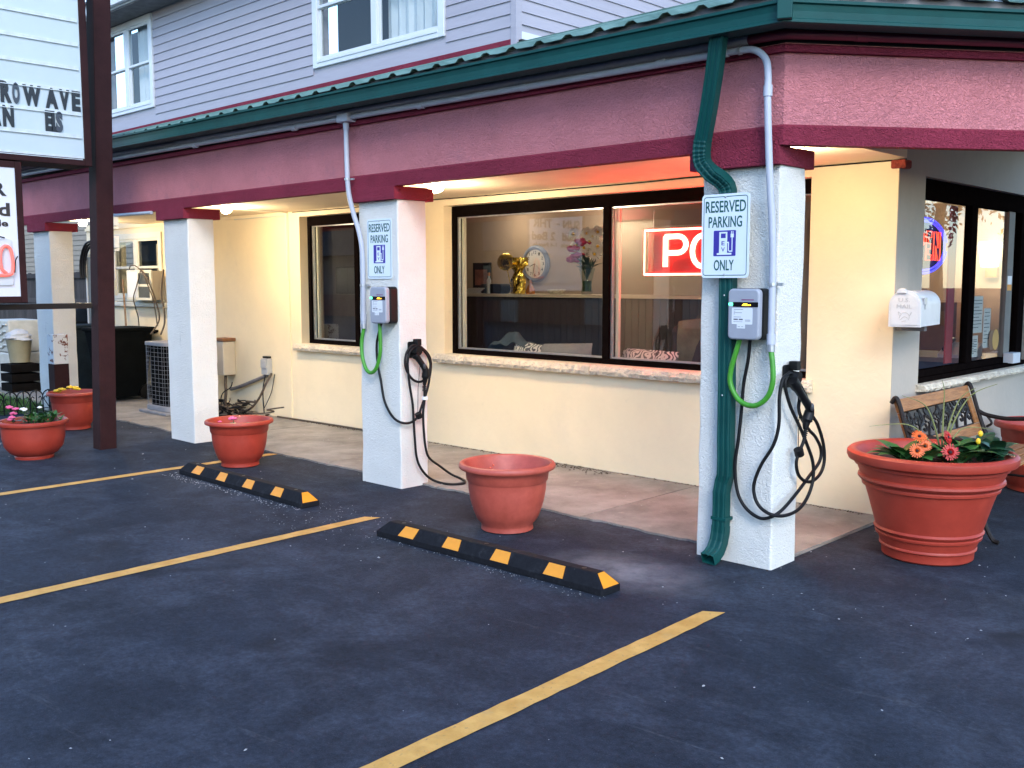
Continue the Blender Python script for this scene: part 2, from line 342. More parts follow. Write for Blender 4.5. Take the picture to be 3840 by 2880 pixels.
# ---------------------------------------------------------------- motel building
bld = thing('motel_building', (-5.2, 1.6, 0), 'two storey motel office with cream walls, pink stucco fascia and green metal eave', 'building')
def wall_cells(u0, u1, z0, z1, ops):
    us = sorted({u0, u1, *[q for o in ops for q in o[:2]]}); zs = sorted({z0, z1, *[q for o in ops for q in o[2:]]})
    for i in range(len(us) - 1):
        for j in range(len(zs) - 1):
            cu, cz = (us[i] + us[i + 1]) / 2, (zs[j] + zs[j + 1]) / 2
            if not any(o[0] < cu < o[1] and o[2] < cz < o[3] for o in ops): yield us[i], us[i + 1], zs[j], zs[j + 1]
def joined(mb):
    return mb
WB, WS, WL_ = (-4.40, -.654, .89, 2.29), (-6.777, -5.05, .89, 2.30), (-11.45, -9.95, 1.31, 2.24)
fwall = MB()
for a, b, c, d in wall_cells(-12.3, -.05, -.1, 2.42, [WB, WS, WL_]): fwall.box(a, b, 1.609, 1.809, c, d)
fwall.box(-.25, -.05, 1.609, 1.809, 2.4205, 2.76); fw_o = fwall.build('front_wall', CREAM, bld)
WO = (2.056, 4.42, .867, 2.284)
owall = MB()
for a, b, c, d in wall_cells(1.8095, 7.0, -.1, 2.76, [WO]): owall.box(-.25, -.05, a, b, c, d)
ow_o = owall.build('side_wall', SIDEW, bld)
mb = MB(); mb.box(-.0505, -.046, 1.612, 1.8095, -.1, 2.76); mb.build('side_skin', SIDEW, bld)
# vertical plaster batten and the base crack line
mb = MB(); mb.box(-7.02, -6.985, 1.597, 1.61, .02, 2.36); mb.build('batten', CREAM, bld)
mb = MB(); mb.box(-12.3, -7.0, 1.585, 1.61, 2.33, 2.37); mb.build('cover_strip', CREAM, bld)
# soffit
mb = MB(); mb.box(-10.4, -.0, -.02, 1.609, 2.362, 2.45); mb.build('soffit', SOFF, bld)
mb = MB(); poly = [(.001, .0), (.0075 + .602 * 4.1, .799 * 4.1), (-.05, 4.6), (-.05, 1.62), (.001, 1.62)]
mb.add([(x, y, 2.74) for x, y in poly] + [(x, y, 2.79) for x, y in poly], [(4, 3, 2, 1, 0), tuple(range(5, 10))] + [(i, (i + 1) % 5, 5 + (i + 1) % 5, 5 + i) for i in range(5)]); mb.build('soffit', SOFF, bld)
mb = MB(); mb.box(-.06, .0005, .02, 1.609, 2.451, 2.78); mb.build('beam', SOFF, bld)
for a, b in ((-6.9, -4.0), (-4.0, -.0)):
    mb = MB(); mb.tube(spline([(a, 1.603, 2.353), ((a + b) / 2 - .3, 1.600, 2.349), ((a + b) / 2 + .5, 1.603, 2.356), (b, 1.603, 2.353)], 5), .006, 6); mb.build('soffit_wire', BLACK, bld)
mb = MB(); mb.tube(spline([(-6.80, .74, 2.35), (-6.9, 1.2, 2.35), (-6.95, 1.55, 2.35), (-7.0, 1.59, 2.30), (-7.003, 1.59, 1.6)], 5), .008, 6); mb.tube([(-8.1, 1.59, 2.325), (-7.0, 1.59, 2.325)], .009, 6); mb.build('lamp_conduit', CREAMV, bld, smooth=True)
# broken brick at the top of the corner
mb = MB(); mb.box(-.10, .0, 1.59, 1.70, 2.30, 2.355); mb.build('chipped_brick', mat('brick_red', (.30, .05, .03), .9, .4, 25, 1, 60, bd=.02), bld, bevel=.012)
# fascia
PATH = [(-10.45, 0, 0), (.0075, 0, 0), (.0075 + .602 * 4.3, .799 * 4.3, 0)]
def zp(z, drift=1, l=.057): return [(x, y, z + (l if i == 0 else -.011) * drift) for i, (x, y, _) in enumerate(PATH)]
mb = MB(); mb.sweep(zp(0, 0), [(-.03, 2.386), (.03, 2.386), (.03, 2.80), (-.03, 2.80)]); mb.build('fascia_panel', PINK, bld)
mb = MB(); mb.sweep(zp(0, 0), [(-.03, 2.283), (.045, 2.283), (.045, 2.376), (.032, 2.388), (-.03, 2.388)]); mb.build('fascia_band', MAROON, bld)
mb = MB(); mb.sweep(zp(0, .6), [(-.03, 2.757), (.062, 2.757), (.062, 2.79), (.035, 2.802), (-.03, 2.802)]); mb.build('fascia_lip', MAROON, bld)
mb = MB(); mb.sweep(zp(0, .25), [(-.05, 2.905), (.235, 2.900), (.235, 3.0), (-.05, 3.0)]); mb.build('eave_board', GREYB, bld)
mb = MB(); mb.sweep(zp(0), [(-.03, 2.79), (.02, 2.79), (.02, 2.90), (-.03, 2.90)]); mb.build('eave_shade_backing', DARKB, bld)  # near-black colour holds the shade under the gutter
mb = MB(); mb.sweep(zp(0, 1, .085), [(.152, 2.85), (.288, 2.842), (.300, 2.846), (.300, 2.860), (.290, 2.866), (.291, 2.90), (.297, 2.930), (.310, 2.936), (.310, 2.951), (.298, 2.951), (.292, 2.938), (.275, 2.866), (.165, 2.866), (.165, 2.955), (.152, 2.955)])
gut = mb.build('gutter', GREEN, bld)
for i in range(16):   # hidden hangers show as little notches on the gutter lip
    x = -10.2 + .68 * i; mb = MB(); z = 2.949 + .085 - .0092 * (x + 10.45); mb.box(x - .009, x + .009, -.311, -.15, z - .003, z + .004); mb.build('gutter_hanger', GREEN, gut)
mb = MB(); mb.box(.118, .19, -.325, -.24, 2.842, 2.952); mb.xf(Matrix.Translation((.154, -.28, 0)) @ Matrix.Rotation(R(26), 4, 'Z') @ Matrix.Translation((-.154, .28, 0))); mb.build('gutter_mitre_cap', GREEN, gut, bevel=.004)
# posts and capitals
PX = [0, -3.134, -6.28, -9.60]
for i, px in enumerate(PX):
    mb = MB(); w, d = .478, .277
    N = 14; vs = []; fs = []
    for k in range(N + 1):
        z = -.05 + 2.24 * k / N; e = .004
        for (cx, cy) in ((px - w, 0), (px, 0), (px, d), (px - w, d)):
            vs.append((cx + random.uniform(-e, e), cy + random.uniform(-e, e), z))
    for k in range(N):
        for j in range(4): fs.append((k * 4 + j, k * 4 + (j + 1) % 4, k * 4 + 4 + (j + 1) % 4, k * 4 + 4 + j))
    fs.append((N * 4, N * 4 + 1, N * 4 + 2, N * 4 + 3)); mb.add(vs, fs)
    po = mb.build('post', POSTW, bld, bevel=.012, seg=3)
    mb = MB(); mb.box(px - w - .062, px + .012, -.0465, .345, 2.186, 2.2845); mb.build('capital', MAROON, po, bevel=.004)
# ---- roof
SL = .325
def roof_sheet(o, al, inw, w, keep):
    """a ribbed metal sheet: origin at eave, along al, rising along inw"""
    prof = []; n = 4; pitch = w / n
    for k in range(n):
        b = k * pitch
        prof += [(b, 0), (b + pitch * .5 - .045, 0), (b + pitch * .5 - .017, .021), (b + pitch * .5 + .017, .021), (b + pitch * .5 + .045, 0)]
    prof.append((w, 0)); o, al, inw = Vector(o), Vector(al), Vector(inw); L_ = 1.90
    bm = bmesh.new(); rows = []
    for t in (0, L_):
        rows.append([bm.verts.new(o + al * p + inw * t + Z * (h + SL * t) + (Z * random.uniform(-.004, .002) if t == 0 else Z * 0)) for p, h in prof])
    for k in range(len(prof) - 1): bm.faces.new((rows[0][k], rows[0][k + 1], rows[1][k + 1], rows[1][k]))
    if keep: bmesh.ops.bisect_plane(bm, geom=bm.verts[:] + bm.edges[:] + bm.faces[:], plane_co=keep[0], plane_no=keep[1], clear_outer=True)
    if len(bm.faces) == 0: bm.free(); return
    mb = MB(); bm.verts.index_update(); mb.add([v.co.copy() for v in bm.verts], [[v.index for v in f.verts] for f in bm.faces]); bm.free()
    r = mb.build('roof_sheet', ROOFG, roof); sm = r.modifiers.new('thick', 'SOLIDIFY'); sm.thickness = .003
mb = MB(); mb.box(-10.4, -.6, 1.60, 1.66, 3.55, 3.635); roof = mb.build('roof_ridge', ROOFG, bld)
hc = Vector((.0075 + .135, -.27, 3.0)); hn = Vector((1, .5, 0)).normalized()
x = -10.5
while x < .2:
    z = 3.012 - .0025 * (x + 10.45)
    roof_sheet((x, -.275, z), (1, 0, -.0025), (0, 1, 0), .914, (hc, hn)); x += .914
al2 = Vector((.602, .799, 0)); in2 = Vector((-.799, .602, 0)); st = Vector((.0075, 0, 0)) + Vector((.799, -.602, 0)) * .275 - al2 * 1.6
for k in range(7): roof_sheet((st.x + al2.x * .914 * k, st.y + al2.y * .914 * k, 2.985), al2, in2, .914, (hc, -hn))
mb = MB(); mb.quad((-3.4, 1.63, 3.64), (-.6, 1.63, 3.64), (-.6, 6.5, 3.3), (-3.4, 6.5, 3.3)); mb.build('rear_roof', ROOFG, bld)
# ---- upper storey
YU = 1.61; UX0, UX1 = -13.4, -3.45
U0, U1, U2 = (-11.43, -10.06, 3.93, 5.02), (-6.365, -4.405, 3.895, 5.02), (-8.9, -8.9, 4, 4)
uw = MB()
for a, b, c, d in wall_cells(UX0, UX1, 3.3, 5.1, [U0, U1]): uw.box(a, b, YU, YU + .15, c, d)
uw.box(UX1 - .15, UX1, YU + .15, 6.5, 3.1, 5.1); upper = uw.build('upper_wall', SIDING, bld)
def plank(x0, x1, z, h=.108):
    mb = MB(); y = YU; mb.add([(x, yy, zz) for x in (x0, x1) for yy, zz in ((y, z + .001), (y - .016, z), (y - .014, z + .006), (y - .003, z + h + .004), (y, z + h + .004))],
        [(0, 1, 2, 3, 4), (9, 8, 7, 6, 5)] + [(i, 5 + i, 5 + (i + 1) % 5, (i + 1) % 5) for i in range(5)]); mb.build('siding_plank', SIDING, upper)
def plank_side(y0, y1, z, h=.108):
    mb = MB(); x = UX1; mb.add([(xx, yy, zz) for yy in (y0, y1) for xx, zz in ((x, z + .001), (x + .016, z), (x + .014, z + .006), (x + .003, z + h + .004), (x, z + h + .004))],
        [(0, 1, 2, 3, 4), (9, 8, 7, 6, 5)] + [(i, 5 + i, 5 + (i + 1) % 5, (i + 1) % 5) for i in range(5)]); mb.build('siding_plank', SIDING, upper)
z = 3.672
while z < 5.05:
    cuts_ = [(UX0, UX1 - .045)]
    for W in (U0, U1):
        if z + .1 > W[2] - .06 and z < W[3] + .06:
            cuts_ = [s_ for a, b in cuts_ for s_ in ((a, min(b, W[0] - .07)), (max(a, W[1] + .07), b)) if s_[1] - s_[0] > .02]
    for a, b in cuts_: plank(a, b, z)
    plank_side(YU + (.45 if z < 3.72 else .04), 6.4, z + .02); z += .108
mb = MB(); mb.box(UX1 - .045, UX1 + .02, YU - .022, YU + .05, 3.5, 5.1); mb.build('corner_trim', SIDING, upper)
mb = MB(); mb.box(UX0, UX1 - .02, YU - .02, YU + .02, 3.50, 3.671); mb.build('flashing', MAROON, upper)
mb = MB(); mb.box(UX1, UX1 + .012, YU + .02, 3.4, 3.48, 3.74); mb.build('exposed_wrap', WHITEV, upper)
mb = MB(); mb.box(UX1, UX1 + .06, YU + .01, 3.6, 3.40, 3.66); mb.build('wall_flashing', DARKB, upper)
mb = MB(); mb.box(UX0, -3.1, 1.22, YU + .1, 5.10, 5.24); uo = mb.build('upper_eave', WHITEV, bld)
mb = MB(); mb.box(UX0, -3.1, 1.16, 1.219, 5.12, 5.26); mb.build('upper_gutter', WHITEV, uo, bevel=.01)
mb = MB(); mb.box(UX0, -3.1, 1.24, YU - .02, 5.082, 5.0995); mb.build('soffit_vent', GREYB, uo)
mb = MB(); mb.add([(UX0, 1.12, 5.25), (-3.0, 1.12, 5.25), (-3.0, 5, 6.6), (UX0, 5, 6.6), (UX0, 1.12, 5.28), (-3.0, 1.12, 5.28), (-3.0, 5, 6.63), (UX0, 5, 6.63)], [(0, 1, 2, 3), (4, 5, 6, 7), (0, 1, 5, 4), (1, 2, 6, 5), (2, 3, 7, 6), (3, 0, 4, 7)]); mb.build('upper_roof', mat('shingle', (.06, .06, .065), .9, .3, 10), bld)
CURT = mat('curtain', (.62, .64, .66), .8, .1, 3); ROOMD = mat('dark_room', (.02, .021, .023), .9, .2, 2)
def twin_window(x0, x1, z0, z1, y, closed=(1, 1), trim=.055, fm=WHITEV, low=(0, 0)):
    f = MB(); 
    for a, b, c, d in ((x0 - trim, x0 + .03, z0 - trim, z1 + trim), (x1 - .03, x1 + trim, z0 - trim, z1 + trim)): f.box(a, b, y - .028, y + .06, c, d)
    f.box(x0 + .03, x1 - .03, y - .028, y + .06, z0 - trim, z0 + .03); f.box(x0 + .03, x1 - .03, y - .028, y + .06, z1 - .03, z1 + trim)
    f.box(x0 + .03, x1 - .03, y - .036, y - .028, z0 - .01, z0 + .012)
    W_ = f.build('window', fm, bld, bevel=.006); xm = (x0 + x1) / 2
    mb = MB(); mb.box(xm - .045, xm + .045, y - .022, y + .05, z0 + .03, z1 - .03); mb.build('mullion', fm, W_, bevel=.006)
    zm = (z0 + z1) / 2
    for a, b, k in ((x0 + .03, xm - .045, 0), (xm + .045, x1 - .03, 1)):
        for c, d, yy in ((z0 + .03, zm + .012, y + .018), (zm - .012, z1 - .03, y - .004)):
            s_ = MB(); t = .032
            s_.box(a, a + t, yy - .012, yy + .012, c, d); s_.box(b - t, b, yy - .012, yy + .012, c, d); s_.box(a + t, b - t, yy - .012, yy + .012, c, c + t); s_.box(a + t, b - t, yy - .012, yy + .012, d - t, d)
            s_.build('sash', fm, W_, bevel=.003)
            q = MB(); q.box(a + t, b - t, yy - .002, yy + .002, c + t, d - t); q.build('pane', GLU, W_)
        if closed[k]:
            cu = MB(); n = 26; vs = []
            for i in range(n + 1):
                xx = a + (b - a) * i / n; yy = y + .12 + .018 * math.sin(i * 1.7 + k) + .01 * math.sin(i * .6)
                vs += [(xx, yy, z0), (xx, yy, z1)]
            cu.add(vs, [(2 * i, 2 * i + 2, 2 * i + 3, 2 * i + 1) for i in range(n)])
            c_ = cu.build('curtain', CURT, W_, smooth=True, fix=False)
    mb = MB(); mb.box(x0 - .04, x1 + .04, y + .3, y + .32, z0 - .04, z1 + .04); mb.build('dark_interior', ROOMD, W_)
    return W_
twin_window(*U0, YU, (0, 1)); twin_window(*U1, YU, (0, 1))
lw = twin_window(-11.40, -10.0, 1.36, 2.20, 1.61, (0, 0), .05, CREAMV)
mb = MB(); mb.box(-10.35, -10.06, 1.72, 1.74, 1.72, 2.1); mb.build('paper_behind_pane', mat('cream_paper', (.6, .52, .38), .8), lw)
mb = MB(); mb.box(-11.55, -9.85, 1.56, 1.612, 1.24, 1.302); mb.build('window_ledge', CREAMV, bld, bevel=.01)

# ---- ground floor glazing
def stone_sill(x0, x1, y0, y1, z0, z1, along='x'):
    n = max(4, int((x1 - x0) / .035)); vs = []
    for i in range(n + 1):
        xx = x0 + (x1 - x0) * i / n; e = [random.uniform(-.007, .005) for _ in range(3)]
        ring = [(y1, z0), (y0 + e[0], z0 + .012 + random.uniform(0, .008)), (y0 - .012 + e[1], (z0 + z1) / 2), (y0 + e[2], z1 - .012), (y0 + .015, z1), (y1, z1)]
        for q in ring: vs.append((xx, q[0], q[1]) if along == 'x' else (-q[0], xx, q[1]))
    mb = MB(); fs = [(i * 6 + j, i * 6 + (j + 1) % 6, i * 6 + 6 + (j + 1) % 6, i * 6 + 6 + j) for i in range(n) for j in range(6)]
    fs += [tuple(range(6)), tuple(n * 6 + j for j in range(6))]; mb.add(vs, fs); return mb.build('stone_sill', STONE, bld)
stone_sill(-4.50, -2.56, 1.55, 1.73, .795, .892); stone_sill(-2.55, -.60, 1.55, 1.73, .795, .892); stone_sill(-6.86, -5.0, 1.55, 1.73, .80, .892)
stone_sill(2.02, 3.3, -.015, .20, .805, .869, 'y'); stone_sill(3.31, 4.6, -.015, .20, .805, .869, 'y')
def shop_window(x0, x1, z0, z1, y, mull, top=.10):
    f = MB(); f.box(x0, x0 + .05, y, y + .09, z0, z1); f.box(x1 - .05, x1, y, y + .09, z0, z1); f.box(x0 + .05, x1 - .05, y, y + .09, z1 - top, z1); f.box(x0 + .05, x1 - .05, y, y + .09, z0, z0 + .045)
    f.box(x0 + .05, x1 - .05, y - .012, y + .03, z0, z0 + .02)
    W_ = f.build('shop_window', FRAMEB, bld, bevel=.004); xs = [x0 + .05] + [q for mm in mull for q in (mm - .035, mm + .035)] + [x1 - .05]
    for mm in mull: mb = MB(); mb.box(mm - .034, mm + .034, y + .004, y + .088, z0 + .045, z1 - top); mb.build('mullion', FRAMEB, W_, bevel=.004)
    for k in range(0, len(xs), 2):
        a, b = xs[k], xs[k + 1]; s_ = MB()
        s_.box(a, a + .018, y + .03, y + .06, z0 + .045, z1 - top); s_.box(b - .018, b, y + .03, y + .06, z0 + .045, z1 - top); s_.box(a + .018, b - .018, y + .03, y + .06, z1 - top - .012, z1 - top); s_.box(a + .018, b - .018, y + .03, y + .06, z0 + .045, z0 + .06)
        s_.build('glazing_bead', ALU, W_)
        s_ = MB(); s_.box(a + .03, a + .062, y + .062, y + .088, z0 + .05, z1 - top - .004); s_.build('inner_jamb', CREAMV, W_)
        q = MB(); q.box(a + .018, b - .018, y + .044, y + .048, z0 + .06, z1 - top - .012); q.build('pane', GL, W_)
    return W_
shop_window(-4.40, -.654, .892, 2.29, 1.712, [-2.53]); shop_window(-6.777, -5.05, .892, 2.30, 1.712, [-5.9])
mb = MB(); mb.box(-6.82, -5.0, 1.95, 1.97, .5, 2.45); mb.build('unlit_room_panel', mat('unlit_room_dark', (.035, .03, .032), .9, .3, 3), bld)  # added dark panel standing in for the unlit room behind the small window
# side window (faces +X)
f = MB(); xa, xb = -.16, -.10
f.box(xa, xb, 2.056, 2.10, .869, 2.284); f.box(xa, xb, 4.27, 4.42, .869, 2.284); f.box(xa, xb, 2.10, 4.27, 2.145, 2.284); f.box(xa, xb, 2.10, 4.27, .869, .95); f.box(-.12, -.06, 2.056, 4.42, .8695, .905)
sw = f.build('side_window', FRAMEB, bld, bevel=.004)
mb = MB(); mb.box(xa + .003, xb + .003, 3.10, 3.22, .95, 2.145); mb.build('mullion', FRAMEB, sw, bevel=.006)
mb = MB(); mb.box(-.215, -.20, 2.95, 3.08, .95, 2.145); mb.build('neon_lit_curtain_edge', mat('neon_lit_fabric', (.42, .05, .05), .8, .15, 6), sw)  # red of the neon's light is put into the curtain colour
for a, b in ((2.10, 3.10), (3.22, 4.27)):
    q = MB(); q.box(-.132, -.128, a, b, .95, 2.145); q.build('pane', GL, sw)
    q = MB(); q.box(-.15, -.115, a, a + .02, .95, 2.145); q.build('glazing_bead', ALU, sw)
mb = MB(); mb.box(-.152, -.108, 3.97, 4.11, .95, 2.145); mb.build('stile', mat('grey_frame', (.20, .19, .17), .6, spec=.1), sw)
mb = MB(); mb.box(-.10, -.02, 3.95, 4.13, .90, .985); mb.build('white_block', WHITEV, sw, bevel=.004)
for yy, m_ in ((3.74, mat('sticker_brown', (.12, .05, .02), .5, .1)), (3.83, mat('sticker_ochre', (.42, .24, .05), .5, .1))):
    mb = MB(); mb.prism([(.075 * math.cos(2 * math.pi * k / 24), .085 * math.sin(2 * math.pi * k / 24)) for k in range(24)], (-.128, yy, 1.10), Y, Z, X, .001 if yy < 3.8 else .0014); mb.build('round_sticker', m_, sw)
mb = MB(); mb.box(-.05, .10, 4.44, 4.46, .74, .76); mb.box(-.05, -.035, 4.43, 4.47, .55, .76); mb.tube([(.09, 4.45, .745), (-.04, 4.45, .60)], .008, 6); mb.build('shelf_bracket', WHITEV, bld)
# ---- interior shell
TAUPE = mat('taupe_wall', (.40, .31, .245), .85, .06, 2); FLOORI = mat('office_floor', (.16, .12, .10), .6, .2, 5); CEIL = mat('office_ceiling', (.7, .66, .58), .9, .05, 3)
mb = MB(); mb.box(-6.9, -2.3, 3.95, 4.05, 0, 2.5); mb.box(-2.3, -2.2, 3.95, 6.8, 0, 2.5); mb.box(-2.2, -.25, 6.8, 6.9, 0, 2.5); mb.box(-7.0, -6.9, 1.81, 4.05, 0, 2.5); mb.build('office_wall', TAUPE, bld)
mb = MB(); mb.box(-6.9, -.25, 1.81, 6.9, .10, .15); mb.build('office_floor', FLOORI, bld)
mb = MB(); mb.box(-6.9, -.25, 1.81, 6.9, 2.46, 2.52); mb.build('office_ceiling', CEIL, bld)
mb = MB(); mb.box(-4.62, -4.5, 1.82, 3.94, .15, 2.459); mb.build('partition', TAUPE, bld) if False else None
mb = MB(); mb.box(-3.62, -2.75, 3.91, 3.949, .15, 2.16); d_ = mb.build('office_door', mat('cream_door', (.66, .60, .48), .6, .05, 4), bld)
mb = MB(); mb.ball((-3.54, 3.88, 1.1), .03); mb.build('knob', ALU, d_)
mb = MB(); mb.box(-2.19, -2.17, 4.6, 5.5, .15, 2.2); mb.build('office_door', mat('cream_door', (1, 1, 1)), bld)
# ---------------------------------------------------------------- soffit lamps
def soffit_lamp(x, y, lab, pw):
    t = thing('soffit_lamp', (x, y, 2.362), lab, 'lamp', 'bulbs under the canopy')
    mb = MB(); mb.lathe([(.0, 0), (.045, 0), (.045, -.018), (.02, -.022), (.02, -.022), (0, -.022)], 14, (x, y, 2.361)); mb.build('socket', WHITEV, t, smooth=True)
    mb = MB(); mb.lathe([(.0, -.078), (.022, -.072), (.034, -.05), (.036, -.01), (.034, .04), (.022, .07), (0, .078)], 14); mb.xf(Matrix.Translation((x + .015, y, 2.325)) @ Matrix.Rotation(R(90), 4, 'Y')); mb.build('bulb', WARM, t, smooth=True)
    l = bpy.data.lights.new('soffit_light', 'POINT'); l.energy = pw; l.color = (1, .80, .55); l.shadow_soft_size = .05
    lo = bpy.data.objects.new('soffit_light', l); COL.objects.link(lo); put(lo, Vector((x + .015, y, 2.27)), t)
soffit_lamp(-3.43, .63, 'lit bulb under the canopy beside the middle post', 22)
soffit_lamp(-6.77, .70, 'lit bulb under the canopy beside the post by the condenser', 23)
soffit_lamp(-10.2, .66, 'lit bulb under the canopy beside the leftmost post', 20)
soffit_lamp(-.33, .66, 'lit bulb hidden behind the corner post capital', 9)

# ---------------------------------------------------------------- conduits
def collar(t, p, d, r, L_=.03, m_=GREYP, name='coupling'):
    p, d = Vector(p), Vector(d).normalized(); mb = MB(); mb.tube([p - d * L_, p + d * L_], r, 12); mb.build(name, m_, t, smooth=True)
zc = lambda x: .057 - .0065 * (x + 10.45)
cu_ = thing('electrical_conduit', (-5, -.09, 2.85), 'thick upper conduit under the gutter, grey then painted maroon past the corner', 'conduit')
mb = MB(); mb.tube([(-10.4, -.075, 2.862 + zc(-10.4)), (-.16, -.075, 2.845 + zc(-.16))], .026, 12); mb.build('pipe', GREYP, cu_, smooth=True)
e0 = [(-.16, -.075, 2.834), (-.06, -.077, 2.834), (.03, -.06, 2.834), (.09, .0, 2.834), (.25, .19, 2.834)]
mb = MB(); mb.tube(spline(e0, 8) + [Vector((.25 + .602 * 3.4, .19 + .799 * 3.4, 2.834))], .026, 12); mb.build('painted_pipe', MAROONP, cu_, smooth=True)
collar(cu_, (.30, .255, 2.834), (.602, .799, 0), .029, .035, MAROONP)
for xx in (-8.6, -6.5, -4.56, -3.0, -1.45): collar(cu_, (xx, -.075, 2.849 + zc(xx)), X, .027, .02)
cl = thing('electrical_conduit', (-5, -.1, 2.8), 'thinner grey conduit feeding both chargers along the fascia', 'conduit')
mb = MB(); mb.tube([(-10.4, -.1, 2.815 + zc(-10.4)), (-3.68, -.1, 2.808 + zc(-3.68))], .021, 12); mb.tube([(-3.54, -.1, 2.808 + zc(-3.54)), (-.32, -.1, 2.795 + zc(-.3))], .021, 12); mb.build('pipe', GREYP, cl, smooth=True)
mb = MB(); mb.tube(spline([(-.33, -.1, 2.785), (-.22, -.1, 2.784), (-.12, -.1, 2.775), (-.05, -.1, 2.72), (-.032, -.1, 2.63), (-.031, -.1, 2.5), (-.02, -.08, 2.12), (-.006, -.055, 1.75), (-.002, -.055, 1.23)], 8), .0185, 12); mb.build('drop_pipe', GREYP, cl, smooth=True)
for p, d in (((-.30, -.1, 2.785), X), ((-5.9, -.1, 2.80 + zc(-5.9)), X), ((-4.3, -.1, 2.80 + zc(-4.3)), X), ((-2.75, -.1, 2.80 + zc(-2.75)), X), ((-1.75, -.1, 2.80 + zc(-1.75)), X), ((-.70, -.1, 2.80 + zc(-.7)), X), ((-.031, -.1, 2.555), Z), ((-.002, -.055, 1.27), Z)): collar(cl, p, d, .0235, .028)
for p in ((-.004, -.055, 1.56), (-.2, -.1, 2.784)):
    mb = MB(); mb.tube([Vector(p) - Z * .008, Vector(p) + Z * .008] if p[2] < 2 else [Vector(p) - X * .008, Vector(p) + X * .008], .024, 12); mb.box(p[0] + .015, p[0] + .05, p[1] + .02, p[1] + .035, p[2] - .008, p[2] + .008); mb.build('strap', STEEL, cl)
collar(cl, (-.002, -.055, 1.222), Z, .022, .018, STEEL, 'fitting')
# junction box with the drop to the middle charger
mb = MB(); mb.box(-3.685, -3.545, -.145, -.05, 2.785, 2.852); mb.build('junction_box', GREYP, cl, bevel=.008)
mb = MB(); mb.tube(spline([(-3.615, -.1, 2.79), (-3.615, -.1, 2.6), (-3.61, -.095, 2.30), (-3.59, -.07, 2.12), (-3.545, -.045, 1.95), (-3.52, -.04, 1.80), (-3.515, -.04, 1.55), (-3.515, -.04, 1.25)], 8), .019, 12); mb.build('drop_pipe', GREYP, cl, smooth=True)
for p in ((-3.615, -.1, 2.76), (-3.515, -.04, 1.30)): collar(cl, p, Z, .0235, .028)
for p in ((-3.613, -.098, 2.36), (-3.515, -.04, 1.55)):
    mb = MB(); mb.tube([Vector(p) - Z * .008, Vector(p) + Z * .008], .0245, 12); mb.box(p[0] + .015, p[0] + .05, p[1] + .015, p[1] + .03, p[2] - .007, p[2] + .007); mb.build('strap', STEEL, cl)
collar(cl, (-3.515, -.04, 1.235), Z, .0225, .018, STEEL, 'fitting')
AG = [(-.002, -.055, 1.215), (0.016, -0.065, 1.141), (0.023, -0.07, 1.052), (0.002, -0.07, 0.977), (-0.042, -0.07, 0.928), (-0.097, -0.07, 0.907), (-0.163, -0.07, 0.922), (-0.211, -0.07, 0.969), (-0.237, -0.07, 1.034), (-0.229, -0.07, 1.11), (-0.203, -0.07, 1.195), (-0.182, -0.065, 1.275)]
BG = [(-3.515, -.04, 1.225), (-3.531, -0.05, 1.103), (-3.512, -0.06, 0.996), (-3.471, -0.06, 0.908), (-3.414, -0.06, 0.88), (-3.356, -0.06, 0.906), (-3.312, -0.06, 0.98), (-3.289, -0.06, 1.078), (-3.295, -0.06, 1.275)]
for pts in (AG, BG): mb = MB(); mb.tube(spline(pts, 8), .0145, 12); mb.build('green_flexible_hose', HOSE, cl, smooth=True)

# ---------------------------------------------------------------- downspout
ds = thing('downspout', (-.29, -.05, 0), 'dented green downspout running down the front of the corner post', 'downspout')
def rect_tube(pts, w, d, wd=None):
    """ribbed rectangular pipe swept along pts; wd = depth direction hint"""
    pts = [Vector(p) for p in pts]; mb = MB(); vs = []; n = 0
    base = [(-.5, -.5), (-.42, -.5), (-.36, -.44), (-.22, -.44), (-.16, -.5), (-.02, -.5), (.02, -.44), (.16, -.44), (.22, -.5), (.36, -.5), (.42, -.44), (.5, -.44), (.5, .5), (-.5, .5)]
    for i, p in enumerate(pts):
        t = (pts[min(i + 1, len(pts) - 1)] - pts[max(i - 1, 0)]).normalized(); s_ = (X - t * X.dot(t)).normalized(); dd = t.cross(s_).normalized()
        if dd.y < 0: dd = -dd
        for q in base: vs.append(p + s_ * (q[0] * w) + dd * (q[1] * d))
    k = len(base); fs = [(i * k + j, i * k + (j + 1) % k, i * k + k + (j + 1) % k, i * k + k + j) for i in range(len(pts) - 1) for j in range(k)]
    mb.add(vs, fs); return mb
a = rect_tube([(-.243, -.235, 2.86), (-.30, -.19, 2.66), (-.36, -.145, 2.48), (-.418, -.105, 2.335)], .078, .056); a.build('upper_leg', GREEN, ds)
el = []
for i, p in enumerate(spline([(-.415, -.107, 2.35), (-.425, -.102, 2.28), (-.418, -.098, 2.22), (-.37, -.09, 2.165), (-.32, -.07, 2.125), (-.292, -.05, 2.08), (-.288, -.045, 2.0)], 6)):
    el.append(p + Vector((0, (.0018 if i % 2 else -.0018), 0)))
rect_tube(el, .08, .058).build('elbow', GREEN, ds)
st_ = [(-.288, -.042, 2.03)] + [(-.286 + .0012 * i + random.uniform(-.0015, .0015), -.042 + random.uniform(-.001, .001), 2.0 - .1 * i) for i in range(16)] + [(-.283, -.040, .46), (-.290, -.046, .40), (-.291, -.044, .33), (-.291, -.046, .19)]
rect_tube(st_, .08, .058).build('lower_leg', GREEN, ds)
rect_tube([(-.291, -.046, .21), (-.292, -.048, .17), (-.294, -.06, .12), (-.297, -.085, .075), (-.30, -.12, .048), (-.303, -.155, .036)], .086, .06).build('outlet', GREEN, ds)
